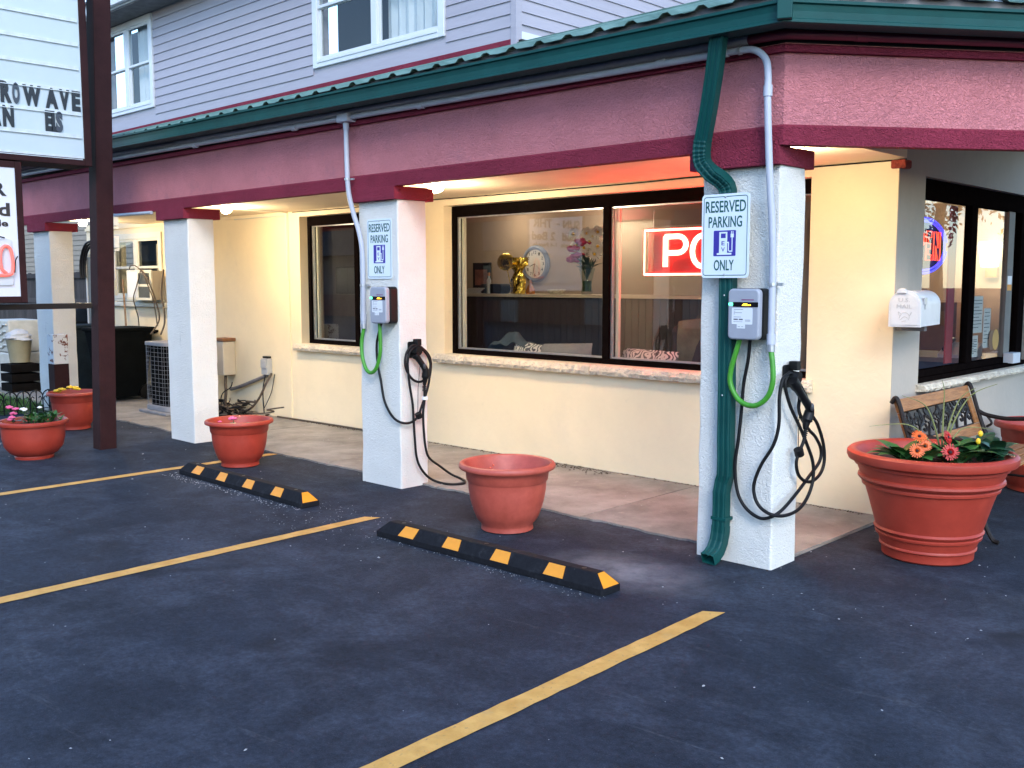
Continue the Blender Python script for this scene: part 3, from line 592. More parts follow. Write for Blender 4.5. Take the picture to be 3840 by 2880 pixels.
for z in (.95, 1.5): mb = MB(); mb.ball((-.283, -.072, z), .005); mb.build('screw', STEEL, ds)
mb = MB(); mb.box(-.338, -.243, -.078, .0, .245, .262); mb.build('strap', GREEN, ds)

# ---------------------------------------------------------------- reserved parking signs
def ev_sign(x0, y, z0, lab, w=.297, h=.452):
    t = thing('parking_sign', (x0 + w / 2, y, z0), lab, 'sign', 'reserved parking signs')
    mb = MB(); mb.prism(rrect(w, h, .022), (x0, y + .002, z0), X, Z, -Y, .003); mb.build('panel', SIGNW, t)
    o = Vector((x0, y - .001, z0)); N = -Y
    mb = MB(); po, pi_ = rrect(w - .024, h - .026, .016), rrect(w - .031, h - .033, .0125); n = len(po)
    vo = [o + X * (p[0] + .012) + Z * (p[1] + .013) + N * .0012 for p in po]; vi = [o + X * (p[0] + .0155) + Z * (p[1] + .0165) + N * .0012 for p in pi_]
    mb.add(vo + vi, [(i, (i + 1) % n, n + (i + 1) % n, n + i) for i in range(n)]); mb.build('border', GREENT, t)
    text('lettering', 'RESERVED', o + X * .024 + Z * .353, X, Z, N, .250, .063, GREENT, t, .012, .0012)
    text('lettering', 'PARKING', o + X * .044 + Z * .272, X, Z, N, .208, .060, GREENT, t, .012, .0012)
    text('lettering', 'ONLY', o + X * .082 + Z * .040, X, Z, N, .124, .058, GREENT, t, .012, .0012)
    mb = MB(); s_ = .138; mb.prism(rrect(s_, s_, .005), o + X * .078 + Z * .118, X, Z, N, .0012); ic = mb.build('ev_icon', BLUEI, t)
    o2 = o + X * .078 + Z * .118 + N * .0012; mb = MB()
    P_ = lambda poly: mb.prism([(q[0] * s_, q[1] * s_) for q in poly], o2, X, Z, N, .0008)
    P_([(.16, .05), (.82, .05), (.82, .12), (.16, .12)]); P_([(.26, .12), (.62, .12), (.62, .62), (.26, .62)]); P_([(.26, .70), (.33, .70), (.33, .94), (.26, .94)]); P_([(.55, .70), (.62, .70), (.62, .94), (.55, .94)]); P_([(.33, .88), (.55, .88), (.55, .94), (.33, .94)]); P_([(.26, .62), (.62, .62), (.62, .70), (.26, .70)])
    for a, b, c, d in ((.62, .66, .5, .55), (.66, .70, .2, .55), (.70, .86, .16, .21), (.82, .86, .2, .72), (.77, .91, .72, .86), (.79, .82, .86, .96), (.86, .89, .86, .96)): P_([(a, c), (b, c), (b, d), (a, d)])
    mb.build('pump_symbol', SIGNW, ic)
    text('icon_letter', 'E', o2 + X * (.37 * s_) + Z * (.42 * s_) + N * .0008, X, Z, N, .14 * s_, .16 * s_, BLUEI, ic, .01, .0006)
    text('icon_letter', 'V', o2 + X * (.36 * s_) + Z * (.17 * s_) + N * .0008, X, Z, N, .16 * s_, .17 * s_, BLUEI, ic, .01, .0006)
    for q in (.017, h - .017): mb = MB(); mb.ball((x0 + w / 2, y - .003, z0 + q), .006, .004, .006); mb.build('bolt', STEEL, t)
ev_sign(-.424, -.088, 1.595, 'reserved EV parking sign over the green downspout on the corner post')
ev_sign(-3.496, -.008, 1.600, 'reserved EV parking sign on the middle post beside the red glow')

# ---------------------------------------------------------------- chargers
SCR = mat('charger_screen', (.006, .006, .007), .15, 0); AMB = mat('amber_pixels', (.2, .08, 0), .5, 0, emit=(1, .42, .03), es=1.6); LED = mat('green_led', (.0, .3, .1), .5, 0, emit=(.05, 1, .35), es=2.5)
STK = mat('sticker_white', (.72, .74, .76), .4, .02); PRN = mat('sticker_print', (.10, .10, .12), .5, 0); PUR = mat('purple_print', (.22, .06, .15), .5, 0)
def charger(x0, z0, lab, paths, plug, hol, tape=None, cap=None):
    w, h, y = .192, .277, -.118
    t = thing('ev_charger', (x0 + w / 2, -.05, z0), lab, 'charger', 'wall mounted EV chargers')
    mb = MB(); mb.prism(rrect(w, h, .028, 6), (x0, -.0, z0), X, Z, -Y, .075); mb.build('back_shell', BLACK, t, bevel=.008)
    mb = MB(); mb.prism(rrect(w - .004, h - .004, .027, 6), (x0 + .002, -.0755, z0 + .002), X, Z, -Y, .0425); b = mb.build('front_cover', CHG, t, bevel=.010, seg=3, smooth=True)
    o = Vector((x0, y - .0005, z0)); N = -Y
    mb = MB(); mb.prism(rrect(.152, .026, .002), o + X * .034 + Z * .178, X, Z, N, .001); s_ = mb.build('screen', SCR, t)
    for k, (a, ww) in enumerate(((.088, .034), (.126, .008), (.138, .004))): mb = MB(); mb.prism([(0, 0), (ww, 0), (ww, .011), (.3 * ww, .011)] if k == 0 else [(0, 0), (ww, 0), (ww, .007), (0, .007)], o + X * a + Z * .185 + N * .001, X, Z, N, .0005); mb.build('display_glyph', AMB, s_)
    mb = MB(); mb.prism(rrect(.024, .012, .003), o + X * .008 + Z * .186, X, Z, N, .001); mb.build('status_light', LED, t)
    mb = MB(); mb.prism(rrect(.126, .088, .006), o + X * .028 + Z * .085, X, Z, N, .0008); st = mb.build('instruction_label', STK, t)
    mb = MB(); mb.prism(rrect(.05, .024, .001), o + X * .060 + Z * .063, X, Z, N, .0009); mb.build('barcode_label', STK, t)
    mb = MB()
    for k, (a, b_, c, d) in enumerate(((.040, .096, .164, .166), (.040, .050, .154, .156), (.040, .090, .146, .148), (.040, .048, .139, .141), (.040, .085, .123, .125), (.040, .066, .108, .115), (.072, .096, .108, .115), (.040, .094, .098, .0995), (.110, .142, .108, .110), (.110, .142, .102, .104), (.066, .080, .072, .074), (.088, .100, .072, .074))):
        mb.prism([(0, 0), (b_ - a, 0), (b_ - a, d - c), (0, d - c)], o + X * a + Z * c + N * .0008, X, Z, N, .0005)
    mb.build('printed_lines', PRN, st)
    mb = MB(); mb.prism(rrect(.075, .006, .002), o + X * .085 + Z * .213, X, Z, N, .0006); mb.build('maker_print', PUR, t)
    # cable and connector
    for k, p in enumerate(paths): mb = MB(); mb.tube(spline(p, 7), .0095, 10); mb.build('cable', CABLE, t, smooth=True)
    pl = spline(plug, 6); n = len(pl); rs = []
    for i in range(n):
        f_ = i / (n - 1); rs.append(.030 if f_ < .12 else .026 - .004 * math.sin(f_ * 6) if f_ < .8 else .022 - (f_ - .8) * .05)
    mb = MB(); mb.tube(pl, rs, 14); c_ = mb.build('connector', BLACK, t, smooth=True)
    q = pl[int(n * .42)]; mb = MB(); mb.ball(q + Vector((.02, -.012, .01)), .012, .012, .022); mb.build('release_button', mat('button_grey', (.05, .05, .055), .4, 0), c_)
    for k in range(4): q0 = pl[-1] + (pl[-1] - pl[-2]).normalized() * (.006 + .011 * k); mb = MB(); mb.tube([q0, q0 + (pl[-1] - pl[-2]).normalized() * .006], .0165 - .0015 * k, 10); mb.build('strain_relief', BLACK, c_)
    if tape: mb = MB(); mb.tube([Vector(tape) - Z * .012, Vector(tape) + Z * .012], .024, 12); mb.build('white_tape', STK, t)
    if cap:
        mb = MB(); mb.tube([Vector(cap), Vector(cap) + Vector((.0, .018, -.035))], .026, 14); mb.build('dust_cap', BLACK, t, smooth=True)
        mb = MB(); mb.tube([plug[1], Vector(plug[1]).lerp(Vector(cap), .5) + Vector((.0, -.01, 0)), cap], .0022, 6); mb.build('cap_cord', CABLE, t)
    # holster on the post side
    hx, hy, hz = hol; th = thing('plug_holster', hol, 'black plug holster on the side of the ' + ('corner post' if hx > -1 else 'middle post'), 'holster', 'plug holsters')
    mb = MB(); mb.prism(rrect(.10, .125, .015), (hx, hy, hz - .06), Y, Z, X, .012); mb.build('back_plate', BLACK, th, bevel=.002)
    mb = MB(); mb.prism(rrect(.045, .05, .006), (hx + .012, hy + .045, hz + .035), Y, Z, X, .05); mb.build('hook', BLACK, th, bevel=.004)
    mb = MB(); mb.tube([(hx + .012, hy + .05, hz), (hx + .075, hy + .055, hz - .006)], [.036, .034], 16); mb.build('socket_collar', BLACK, th, smooth=True)
A1 = [(-0.124, -0.06, 1.275), (-0.142, -0.045, 1.155), (-0.172, -0.035, 1.019), (-0.182, -0.035, 0.875), (-0.197, -0.035, 0.713), (-0.215, -0.035, 0.565), (-0.2, -0.035, 0.43), (-0.159, -0.035, 0.35), (-0.091, -0.035, 0.301), (-0.021, -0.035, 0.293), (0.045, 0.001, 0.334), (0.045, 0.166, 0.4), (0.045, 0.32, 0.481), (0.045, 0.444, 0.552), (0.045, 0.458, 0.621), (0.045, 0.388, 0.699), (0.045, 0.304, 0.752), (0.04, 0.229, 0.82), (0.035, 0.199, 0.882), (0.035, 0.204, 0.941), (0.04, 0.164, 1.045), (0.045, 0.059, 1.089)]
A2 = [(0.05, 0.06, 1.087), (0.05, -0.013, 1.057), (0.048, -0.04, 0.961), (0.048, -0.04, 0.813), (0.022, -0.045, 0.703), (-0.043, -0.055, 0.587), (-0.082, -0.055, 0.481), (-0.075, -0.055, 0.405), (-0.037, -0.055, 0.352), (0.028, -0.05, 0.324), (0.06, 0.035, 0.311), (0.065, 0.171, 0.322), (0.065, 0.273, 0.375), (0.065, 0.331, 0.462), (0.065, 0.324, 0.567), (0.06, 0.255, 0.68), (0.06, 0.161, 0.793), (0.055, 0.07, 0.902), (0.05, 0.013, 1.023), (0.05, 0.043, 1.085)]
A3 = [(0.045, 0.182, 1.018), (0.045, 0.275, 0.926), (0.045, 0.334, 0.835), (0.045, 0.411, 0.766), (0.045, 0.484, 0.653), (0.045, 0.504, 0.553), (0.045, 0.467, 0.486), (0.045, 0.377, 0.451), (0.045, 0.286, 0.46), (0.05, 0.195, 0.507), (0.055, 0.153, 0.573), (0.06, 0.162, 0.631), (0.07, 0.2, 0.701), (0.075, 0.207, 0.765)]
AP = [(0.06, 0.075, 1.045), (0.075, 0.146, 0.965), (0.085, 0.222, 0.89), (0.08, 0.236, 0.855), (0.075, 0.216, 0.807), (0.075, 0.206, 0.765)]
charger(-.233, 1.262, 'grey EV charger with amber display on the corner post beside the downspout', [A1, A2, A3], AP, (0.001, .07, 1.06), cap=(.06, .16, .66))
B1 = [(-3.267, -0.06, 1.275), (-3.34, -0.045, 1.154), (-3.367, -0.035, 1.056), (-3.352, -0.035, 0.932), (-3.319, -0.035, 0.818), (-3.287, -0.035, 0.686), (-3.227, -0.035, 0.594), (-3.145, -0.04, 0.539), (-3.09, -0.002, 0.513), (-3.09, 0.078, 0.515), (-3.09, 0.137, 0.554), (-3.09, 0.173, 0.622), (-3.09, 0.203, 0.682), (-3.09, 0.233, 0.751), (-3.09, 0.258, 0.839), (-3.095, 0.278, 0.954), (-3.1, 0.249, 1.028), (-3.1, 0.168, 1.089), (-3.1, 0.127, 1.103)]
B2 = [(-3.085, 0.127, 1.1), (-3.085, 0.075, 1.094), (-3.085, 0.023, 1.039), (-3.085, 0.011, 0.961), (-3.085, 0.038, 0.89), (-3.085, 0.094, 0.833), (-3.085, 0.164, 0.817), (-3.08, 0.223, 0.851), (-3.08, 0.259, 0.929), (-3.08, 0.237, 1.002), (-3.08, 0.179, 1.067), (-3.08, 0.133, 1.097)]
B3 = [(-3.08, 0.133, 1.097), (-3.08, 0.063, 1.064), (-3.08, 0.034, 0.995), (-3.08, 0.033, 0.925), (-3.08, 0.048, 0.801), (-3.08, 0.075, 0.657), (-3.08, 0.084, 0.523), (-3.08, 0.094, 0.379), (-3.08, 0.109, 0.243), (-3.085, 0.155, 0.147), (-3.085, 0.237, 0.062), (-3.032, 0.293, 0.024), (-2.911, 0.304, 0.024), (-2.862, 0.392, 0.024), (-2.918, 0.463, 0.024), (-3.007, 0.504, 0.026), (-3.085, 0.469, 0.057), (-3.08, 0.346, 0.139), (-3.08, 0.239, 0.217), (-3.075, 0.198, 0.304), (-3.07, 0.176, 0.442), (-3.07, 0.172, 0.577), (-3.065, 0.182, 0.674), (-3.06, 0.180, 0.79)]
BP = [(-3.075, 0.1, 1.028), (-3.06, 0.14, 0.973), (-3.05, 0.18, 0.909), (-3.055, 0.186, 0.864), (-3.06, 0.179, 0.79)]
charger(-3.338, 1.264, 'grey EV charger on the middle post with green hose loop below', [B1, B2, B3], BP, (-3.133, .075, 1.06), tape=(-3.07, .19, .69), cap=(-3.09, .135, .575))

# ---------------------------------------------------------------- wheel stops
def wheel_stop(x0, x1, yf, ang, lab, piv):
    L_ = x1 - x0; t = thing('wheel_stop', (x0 + L_ / 2, yf + .075, 0), lab, 'wheel stop', 'rubber wheel stops')
    rot = Matrix.Translation(Vector(piv)) @ Matrix.Rotation(ang, 4, 'Z') @ Matrix.Translation(-Vector(piv))
    w = .15; e = .075; mb = MB()
    rings = [(x0, 0, w, 0, .0), (x0, 0, w, .036, 0)]
    vs = [(x0, yf, 0), (x1, yf, 0), (x1, yf + w, 0), (x0, yf + w, 0), (x0, yf, .036), (x1, yf, .036), (x1, yf + w, .036), (x0, yf + w, .036), (x0 + e, yf + .045, .1), (x1 - e, yf + .045, .1), (x1 - e, yf + w - .045, .1), (x0 + e, yf + w - .045, .1)]
    mb.add(vs, [(3, 2, 1, 0), (0, 1, 5, 4), (1, 2, 6, 5), (2, 3, 7, 6), (3, 0, 4, 7), (4, 5, 9, 8), (5, 6, 10, 9), (6, 7, 11, 10), (7, 4, 8, 11), (8, 9, 10, 11)]); mb.xf(rot); mb.build('rubber_body', RUBBER, t, bevel=.005)
    # reflective patches on the sloping face
    o = Vector((x0, yf, .036)); u = Vector((0, .045, .064)); ul = u.length; u.normalize(); N = X.cross(u).normalized()
    def patch(poly): mb = MB(); mb.prism(poly, o + u * .004 - N * .002, X, u, N, .0045); mb.xf(rot); mb.build('reflective_patch', REFL, t)
    h = ul - .010
    for f_ in (.115, .335, .555, .775): c = f_ * L_; patch([(c - .0, 0), (c + .135, 0), (c + .135 - .012, h), (c + .012, h)] if f_ > .3 else [(c, 0), (c + .135, 0), (c + .150, h), (c + .03, h)])
    oo = Vector((x1, yf, .036)); uu = Vector((-e, 0, .064)); ll = uu.length; uu.normalize(); N2 = Y.cross(uu).normalized()
    mb = MB(); mb.prism([(.012, .004), (w - .012, .004), (w - .05, ll - .006), (.05, ll - .006)], oo - N2 * .002, Y, uu, N2, .0045); mb.xf(rot); mb.build('reflective_patch', REFL, t)
    for f_ in (.1, .5, .9):
        mb = MB(); mb.disc((x0 + f_ * L_, yf + w / 2, .1008), .014, 16); mb.tube([(x0 + f_ * L_, yf + w / 2, .092), (x0 + f_ * L_, yf + w / 2, .1005)], .0125, 12); mb.xf(rot); mb.build('bolt_hole', BLACK, t)
wheel_stop(-2.15, -.375, -1.0, R(.8), 'black and yellow rubber wheel stop in front of the empty planter', (-.38, -1.0, 0))
wheel_stop(-4.93, -3.12, -.915, R(-1.2), 'black and yellow rubber wheel stop across the farther parking space', (-3.12, -.9, 0))
# ---------------------------------------------------------------- planters
def bell_profile(rb, rr, H, band=True):
    b = rr * .835
    p = [(0, .004), (rb * .96, .004), (rb, .008), (rb * .985, .03), (rb * 1.0, .045), (rb + (b - rb) * .30, H * .17), (rb + (b - rb) * .55, H * .30), (rb + (b - rb) * .76, H * .45), (rb + (b - rb) * .88, H * .60), (rb + (b - rb) * .92, H * .715)]
    if band: p += [(b * .985, H * .735), (b * 1.01, H * .75), (b * 1.04, H * .90)]
    p += [(b * 1.05, H * .915), (rr * .985, H * .915), (rr, H * .93), (rr * 1.0, H * .965), (rr * .975, H * .992), (rr * .935, H), (rr * .895, H * .985), (rr * .87, H * .94), (rr * .8, H * .80), (rr * .7, H * .62)]
    return p
def planter(c, rb, rr, H, lab, mt=TERRA, prof=None, soil=.80, flip=1):
    t = thing('planter', (c[0], c[1], 0), lab, 'planter', 'terracotta planters')
    pr_ = prof or bell_profile(rb, rr, H); mb = MB(); mb.lathe(pr_, 56, (c[0], c[1], 0)); mb.build('pot', mt, t, smooth=True)
    if soil:
        mb = MB(); n = 24; vs = [(c[0], c[1], H * soil + .015)]; rs_ = rr * (.80 if soil > .7 else .735)
        for k in (1, 2, 3):
            for j in range(n): a = 2 * math.pi * j / n; vs.append((c[0] + rs_ * k / 3 * math.cos(a), c[1] + rs_ * k / 3 * math.sin(a), H * soil + random.uniform(-.008, .012)))
        fs = [(0, 1 + j, 1 + (j + 1) % n) for j in range(n)] + [(1 + k * n + j, 1 + (k + 1) * n + j, 1 + (k + 1) * n + (j + 1) % n, 1 + k * n + (j + 1) % n) for k in (0, 1) for j in range(n)]
        mb.add(vs, fs); mb.build('soil', SOIL, t)
    return t
def leaf(mb, p, az, el, L_, w, droop=.6, n=5, fold=.15):
    p = Vector(p); az_ = Vector((math.cos(az), math.sin(az), 0)); sd_ = Vector((-math.sin(az), math.cos(az), 0)); vs = []
    for i in range(n + 1):
        f_ = i / n; e = el - droop * f_; ww = w * math.sin(math.pi * min(.98, f_ * .9 + .08)) ** .8 / 2
        if i: p = p + (az_ * math.cos(e) + Z * math.sin(e)) * (L_ / n)
        nn = az_ * -math.sin(e) + Z * math.cos(e)
        vs += [p - sd_ * ww + nn * fold * ww, p, p + sd_ * ww + nn * fold * ww]
    mb.add(vs, [(3 * i + k, 3 * i + k + 1, 3 * i + k + 4, 3 * i + k + 3) for i in range(n) for k in (0, 1)])
def leaves_part(t, pts, m_, name='leaf', single=False):
    for q in pts: mb = MB(); leaf(mb, *q); mb.build(name, m_, t, smooth=True, fix=False)
def gerbera(t, c, nrm, r, m_, mc):
    nrm = Vector(nrm).normalized(); a = nrm.orthogonal().normalized(); b = nrm.cross(a); c = Vector(c); mb = MB()
    for ring, (n, l, lift) in enumerate(((20, 1, .10), (16, .72, .25))):
        for k in range(n):
            th = 2 * math.pi * (k + .5 * ring) / n + random.uniform(-.05, .05); d = a * math.cos(th) + b * math.sin(th); s_ = nrm.cross(d); R_ = r * l * random.uniform(.92, 1.05); w = r * .16
            P_ = [c + d * r * .16, c + d * R_ * .55 - s_ * w * .55 + nrm * r * lift, c + d * R_ * .55 + s_ * w * .55 + nrm * r * lift, c + d * R_ * .92 - s_ * w * .4 + nrm * r * lift * .9, c + d * R_ * .92 + s_ * w * .4 + nrm * r * lift * .9, c + d * R_ + nrm * r * lift * .7]
            mb.add(P_, [(0, 1, 2), (1, 3, 4, 2), (3, 5, 4)])
    f_ = mb.build('flower', m_, t, fix=False); mb = MB(); mb.ball(c + nrm * r * .10, r * .2, r * .2, r * .2, 10, 6); mb.build('flower_centre', mc, f_, smooth=True)
def bloom(t, c, r, m_, n=6):
    mb = MB(); c = Vector(c)
    for k in range(n): a = 2 * math.pi * k / n + random.random(); mb.ball(c + Vector((math.cos(a) * r * .55, math.sin(a) * r * .55, random.uniform(-.1, .25) * r)), r * .55, r * .55, r * .32, 8, 5)
    mb.ball(c + Z * r * .2, r * .5, r * .5, r * .4, 8, 5); mb.build('flower', m_, t, smooth=True)
PETP = mat('petal_pink', (.72, .12, .26), .6, .12, 30); PETY = mat('petal_yellow', (.80, .50, .02), .6, .15, 30); PETW = mat('petal_white', (.78, .78, .74), .6, .05, 30)
PETO = mat('petal_orange', (.75, .13, .02), .55, .15, 40); PETR = mat('petal_red', (.50, .008, .006), .5, .2, 40); PETM = mat('petal_magenta', (.45, .01, .09), .6, .15, 30)
CEN = mat('flower_eye', (.02, .006, .01), .8, .3, 60); GRASSM = mat('grass_blade', (.20, .21, .07), .6, .3, 10)
planter((-1.694, -.324), .167, .309, .437, 'faded terracotta planter with bare soil behind the nearer wheel stop', TERRA2, soil=.62)
planter((-4.915, -.316), .16, .288, .404, 'terracotta planter with one pink flower behind the farther wheel stop')
big = [(0, .004), (.238, .004), (.247, .012), (.250, .055), (.254, .062), (.262, .066), (.262, .075), (.258, .08), (.272, .125), (.285, .130), (.288, .142), (.279, .15), (.290, .155), (.297, .168), (.288, .180), (.332, .335), (.354, .405), (.369, .411), (.372, .425), (.365, .434), (.382, .440), (.394, .455), (.392, .468), (.382, .476), (.394, .505), (.398, .525), (.414, .530), (.416, .543), (.426, .55), (.450, .560), (.458, .58), (.456, .603), (.44, .616), (.415, .616), (.398, .602), (.375, .55), (.35, .45)]
planter((.499, .898), .247, .455, .616, 'large ringed terracotta planter with orange and red gerberas by the bench', prof=big, soil=.90)
planter((-6.62, -1.39), .159, .298, .345, 'low round terracotta planter with leafy greens beside the brown sign post', prof=[(0, .004), (.13, .004), (.135, .0), (.16, .0), (.165, .02), (.16, .03), (.20, .05), (.245, .11), (.262, .19), (.266, .29), (.268, .305), (.292, .306), (.299, .318), (.297, .335), (.285, .345), (.265, .342), (.255, .32), (.22, .22)], soil=.86)
planter((-8.15, -.394), .165, .267, .407, 'terracotta planter with yellow flowers behind the brown sign post')
planter((.42, 3.35), .25, .36, .52, 'terracotta planter beyond the far arm of the bench')
def plant(name, loc, lab, group=None): return thing(name, loc, lab, 'plant', group)
# bare stick in the empty planter
t = plant('dried_stem', (-1.76, -.33, .28), 'tiny dry reddish stem in the bare soil of the faded planter')
mb = MB(); mb.tube(spline([(-1.80, -.36, .285), (-1.79, -.36, .36), (-1.80, -.35, .42)], 4), [.004] * 8 + [.002], 6); mb.build('stem', mat('red_stem', (.55, .10, .06), .6), t)
for k in range(6): mb = MB(); mb.ball((-1.795 + random.uniform(-.012, .012), -.36 + random.uniform(-.01, .01), .32 + .017 * k), .006); mb.build('bud', mat('red_bud', (.75, .13, .06), .6), t)
# pink impatiens
c = (-4.93, -.33, .33); t = plant('impatiens_plant', c, 'small flowering plant with a single pink bloom in the middle planter')
leaves_part(t, [((c[0] + random.uniform(-.06, .06), c[1] + random.uniform(-.06, .06), c[2] + .01), random.uniform(0, 6.28), random.uniform(.3, .9), random.uniform(.05, .09), .032, .9) for _ in range(34)], LEAFD)
bloom(t, (c[0] + .02, c[1] - .05, c[2] + .085), .036, PETP); bloom(t, (c[0] - .07, c[1] - .12, c[2] + .055), .018, PETP)
mb = MB(); mb.tube([(c[0] + .02, c[1] - .04, c[2]), (c[0] + .02, c[1] - .045, c[2] + .08)], .003, 6); mb.build('stem', LEAF, t)
# yellow pansies
c = (-8.15, -.42, .35); t = plant('pansy_plant', c, 'clump of yellow pansies in the planter behind the sign post')
leaves_part(t, [((c[0] + random.uniform(-.09, .09), c[1] + random.uniform(-.09, .09), c[2]), random.uniform(0, 6.28), random.uniform(.3, .9), .07, .03, .9) for _ in range(26)], LEAFD)
for dx, dy, dz in ((-.10, -.10, .06), (-.02, -.08, .08), (.05, -.02, .105), (.09, .03, .085), (.0, .05, .09)): bloom(t, (c[0] + dx, c[1] + dy, c[2] + dz), .04, PETY)
# leafy greens, begonias
c = (-6.60, -1.38, .31); t = plant('leafy_plant', c, 'bushy green plant filling the low round planter')
leaves_part(t, [((c[0] + random.uniform(-.12, .12) + .03, c[1] + random.uniform(-.10, .14) + .03, c[2] + random.uniform(0, .05)), random.uniform(0, 6.28), random.uniform(.4, 1.3), random.uniform(.08, .15), .024, .8) for _ in range(110)], LEAF)
t = plant('begonia_plant', (-6.72, -1.50, .31), 'pink begonia at the left side of the low round planter')
for k in range(5): bloom(t, (-6.72 + random.uniform(-.05, .05), -1.53 + random.uniform(-.05, .05), .345 + .03 * k), .03, PETP)
leaves_part(t, [((-6.72, -1.52, .32), random.uniform(0, 6.28), .7, .08, .03, .8) for _ in range(12)], LEAFD)
t = plant('white_flower', (-6.63, -1.45, .31), 'white bloom between the pink begonia and the greens'); bloom(t, (-6.63, -1.46, .44), .035, PETW); bloom(t, (-6.53, -1.36, .46), .022, PETW)
mb = MB(); mb.tube([(-6.63, -1.45, .31), (-6.63, -1.46, .43)], .003, 6); mb.build('stem', LEAF, t)
# gerberas in the big planter  (camera looks along (-.69,.72))
cx, cy, cz = .499, .898, .555; vd = Vector((.55, -.72, .35))
def bigp(a, b, h): return Vector((cx, cy, cz)) + Vector((.72, .69, 0)) * a + Vector((.69, -.72, 0)) * b + Z * h     # a: to the right, b: towards the lot
t = plant('gerbera_plant', bigp(-.17, .1, 0), 'orange gerbera with three blooms at the left of the large planter')
for p, r, n_ in ((bigp(-.13, .14, .16), .044, (.4, -.5, .75)), (bigp(-.165, .20, .09), .044, vd), (bigp(-.105, .16, .11), .04, vd)): gerbera(t, p, n_, r, PETO, CEN); mb = MB(); mb.tube([bigp(-.15, .1, .01), p - Z * .01], .004, 6); mb.build('stem', LEAF, t)
leaves_part(t, [(bigp(-.17 + random.uniform(-.05, .07), .08 + random.uniform(-.05, .08), .02), random.uniform(0, 6.28), random.uniform(.6, 1.2), random.uniform(.14, .22), .085, .9) for _ in range(24)], LEAF)
t = plant('gerbera_plant', bigp(.03, .12, 0), 'red gerbera with two blooms in the middle of the large planter')
for p, r, n_ in ((bigp(.01, .22, .085), .05, vd), (bigp(.045, .10, .15), .042, (.9, -.1, .35))): gerbera(t, p, n_, r, PETR, CEN); mb = MB(); mb.tube([bigp(.04, .08, .01), p - Z * .01], .004, 6); mb.build('stem', LEAF, t)
leaves_part(t, [(bigp(.06 + random.uniform(-.05, .06), .10 + random.uniform(-.06, .1), .02), random.uniform(0, 6.28), random.uniform(.6, 1.3), random.uniform(.14, .22), .075, .9) for _ in range(26)], LEAF)
t = plant('leafy_vine', bigp(.22, .06, 0), 'broad leaved green plant with yellow buds at the right of the large planter')
leaves_part(t, [(bigp(.21 + random.uniform(-.10, .11), .06 + random.uniform(-.1, .14), .02 + random.uniform(0, .05)), random.uniform(0, 6.28), random.uniform(.5, 1.2), random.uniform(.12, .19), .085, .9) for _ in range(44)], LEAFD)
for a, b, h in ((.23, .1, .17), (.21, .12, .13)): mb = MB(); mb.ball(bigp(a, b, h), .014, .014, .018); mb.build('bud', PETY, t, smooth=True); mb = MB(); mb.tube([bigp(a, b, .03), bigp(a, b, h)], .003, 5); mb.build('stem', LEAF, t)
t = plant('magenta_flower', bigp(.10, .12, 0), 'small magenta bloom half hidden among the leaves'); bloom(t, bigp(.11, .14, .09), .025, PETM)
mb = MB(); mb.tube([bigp(.10, .12, 0), bigp(.11, .14, .08)], .003, 5); mb.build('stem', LEAF, t)
t = plant('spike_grass', bigp(.06, -.02, 0), 'tall arching grass blades rising from the large planter')
for a, h, bend in ((-.14, .34, -.2), (-.26, .22, -.32), (.0, .42, -.03), (.12, .38, .12), (.2, .40, .2), (.16, .2, .25)):
    pts = spline([bigp(.06, .0, .02), bigp(.06 + a * .35, 0, h * .6), bigp(.06 + a * .8, 0, h * .95), bigp(.06 + a + bend * .5, 0, h * (.9 if abs(bend) > .2 else 1.1))], 6)
    mb = MB(); n = len(pts); mb.tube(pts, [.0055 * (1 - i / n) + .001 for i in range(n)], 5); mb.build('blade', GRASSM, t, smooth=True)
# ---------------------------------------------------------------- marquee
mq = thing('marquee_sign', (-6.65, -.73, 0), 'brown steel marquee with changeable black letters on a white face', 'sign')
LEAN = Matrix.Translation((0, -.73, 0)) @ Matrix.Rotation(R(-1.6), 4, 'X') @ Matrix.Translation((0, .73, 0))
XS = -6.45
LIT = mat('lit_sign_face', (.50, .56, .57), .45, .04, 3, emit=(.80, .92, 1.0), es=.0)
mb = MB(); mb.box(-6.73, -6.57, -.81, -.65, -.05, 4.9); mb.xf(LEAN); mb.build('steel_post', BROWN, mq, bevel=.006)
mb = MB(); mb.box(-6.73, -6.57, -3.75, -3.59, -.05, 4.9); mb.xf(LEAN); mb.build('steel_post', BROWN, mq, bevel=.006)
mb = MB(); mb.box(-6.70, -6.60, -3.59, -.812, 1.335, 1.385); mb.build('cross_bar', BLACK, mq)
mb = MB(); fr_ = .065
y0, y1, z0, z1 = -3.55, -.826, 2.62, 4.75
for a, b, c, d in ((y0, y0 + fr_, z0, z1), (y1 - fr_, y1, z0, z1), (y0 + fr_, y1 - fr_, z0, z0 + fr_), (y0 + fr_, y1 - fr_, z1 - fr_, z1)): mb.box(-6.85, XS + .012, a, b, c, d)
mb.build('cabinet_frame', BROWN, mq, bevel=.006)
mb = MB(); mb.box(-6.84, XS, y0 + fr_, y1 - fr_, z0 + fr_, z1 - fr_); mb.build('letter_face', LIT, mq)
TRK = mat('track_clear', (.55, .58, .58), .3, .15, 12)
for z in (2.705, 2.893, 3.092, 3.290, 3.490, 3.697, 3.905, 4.11, 4.32, 4.53): mb = MB(); mb.box(XS, XS + .010, y0 + fr_ + .01, y1 - fr_ - .02, z - .03, z); mb.box(XS, XS + .014, y0 + fr_ + .01, y1 - fr_ - .02, z - .034, z - .028); mb.build('letter_track', TRK, mq)
LB = mat('letter_black', (.012, .012, .014), .4, 0); LG = mat('letter_edge_grey', (.045, .052, .065), .4, 0)
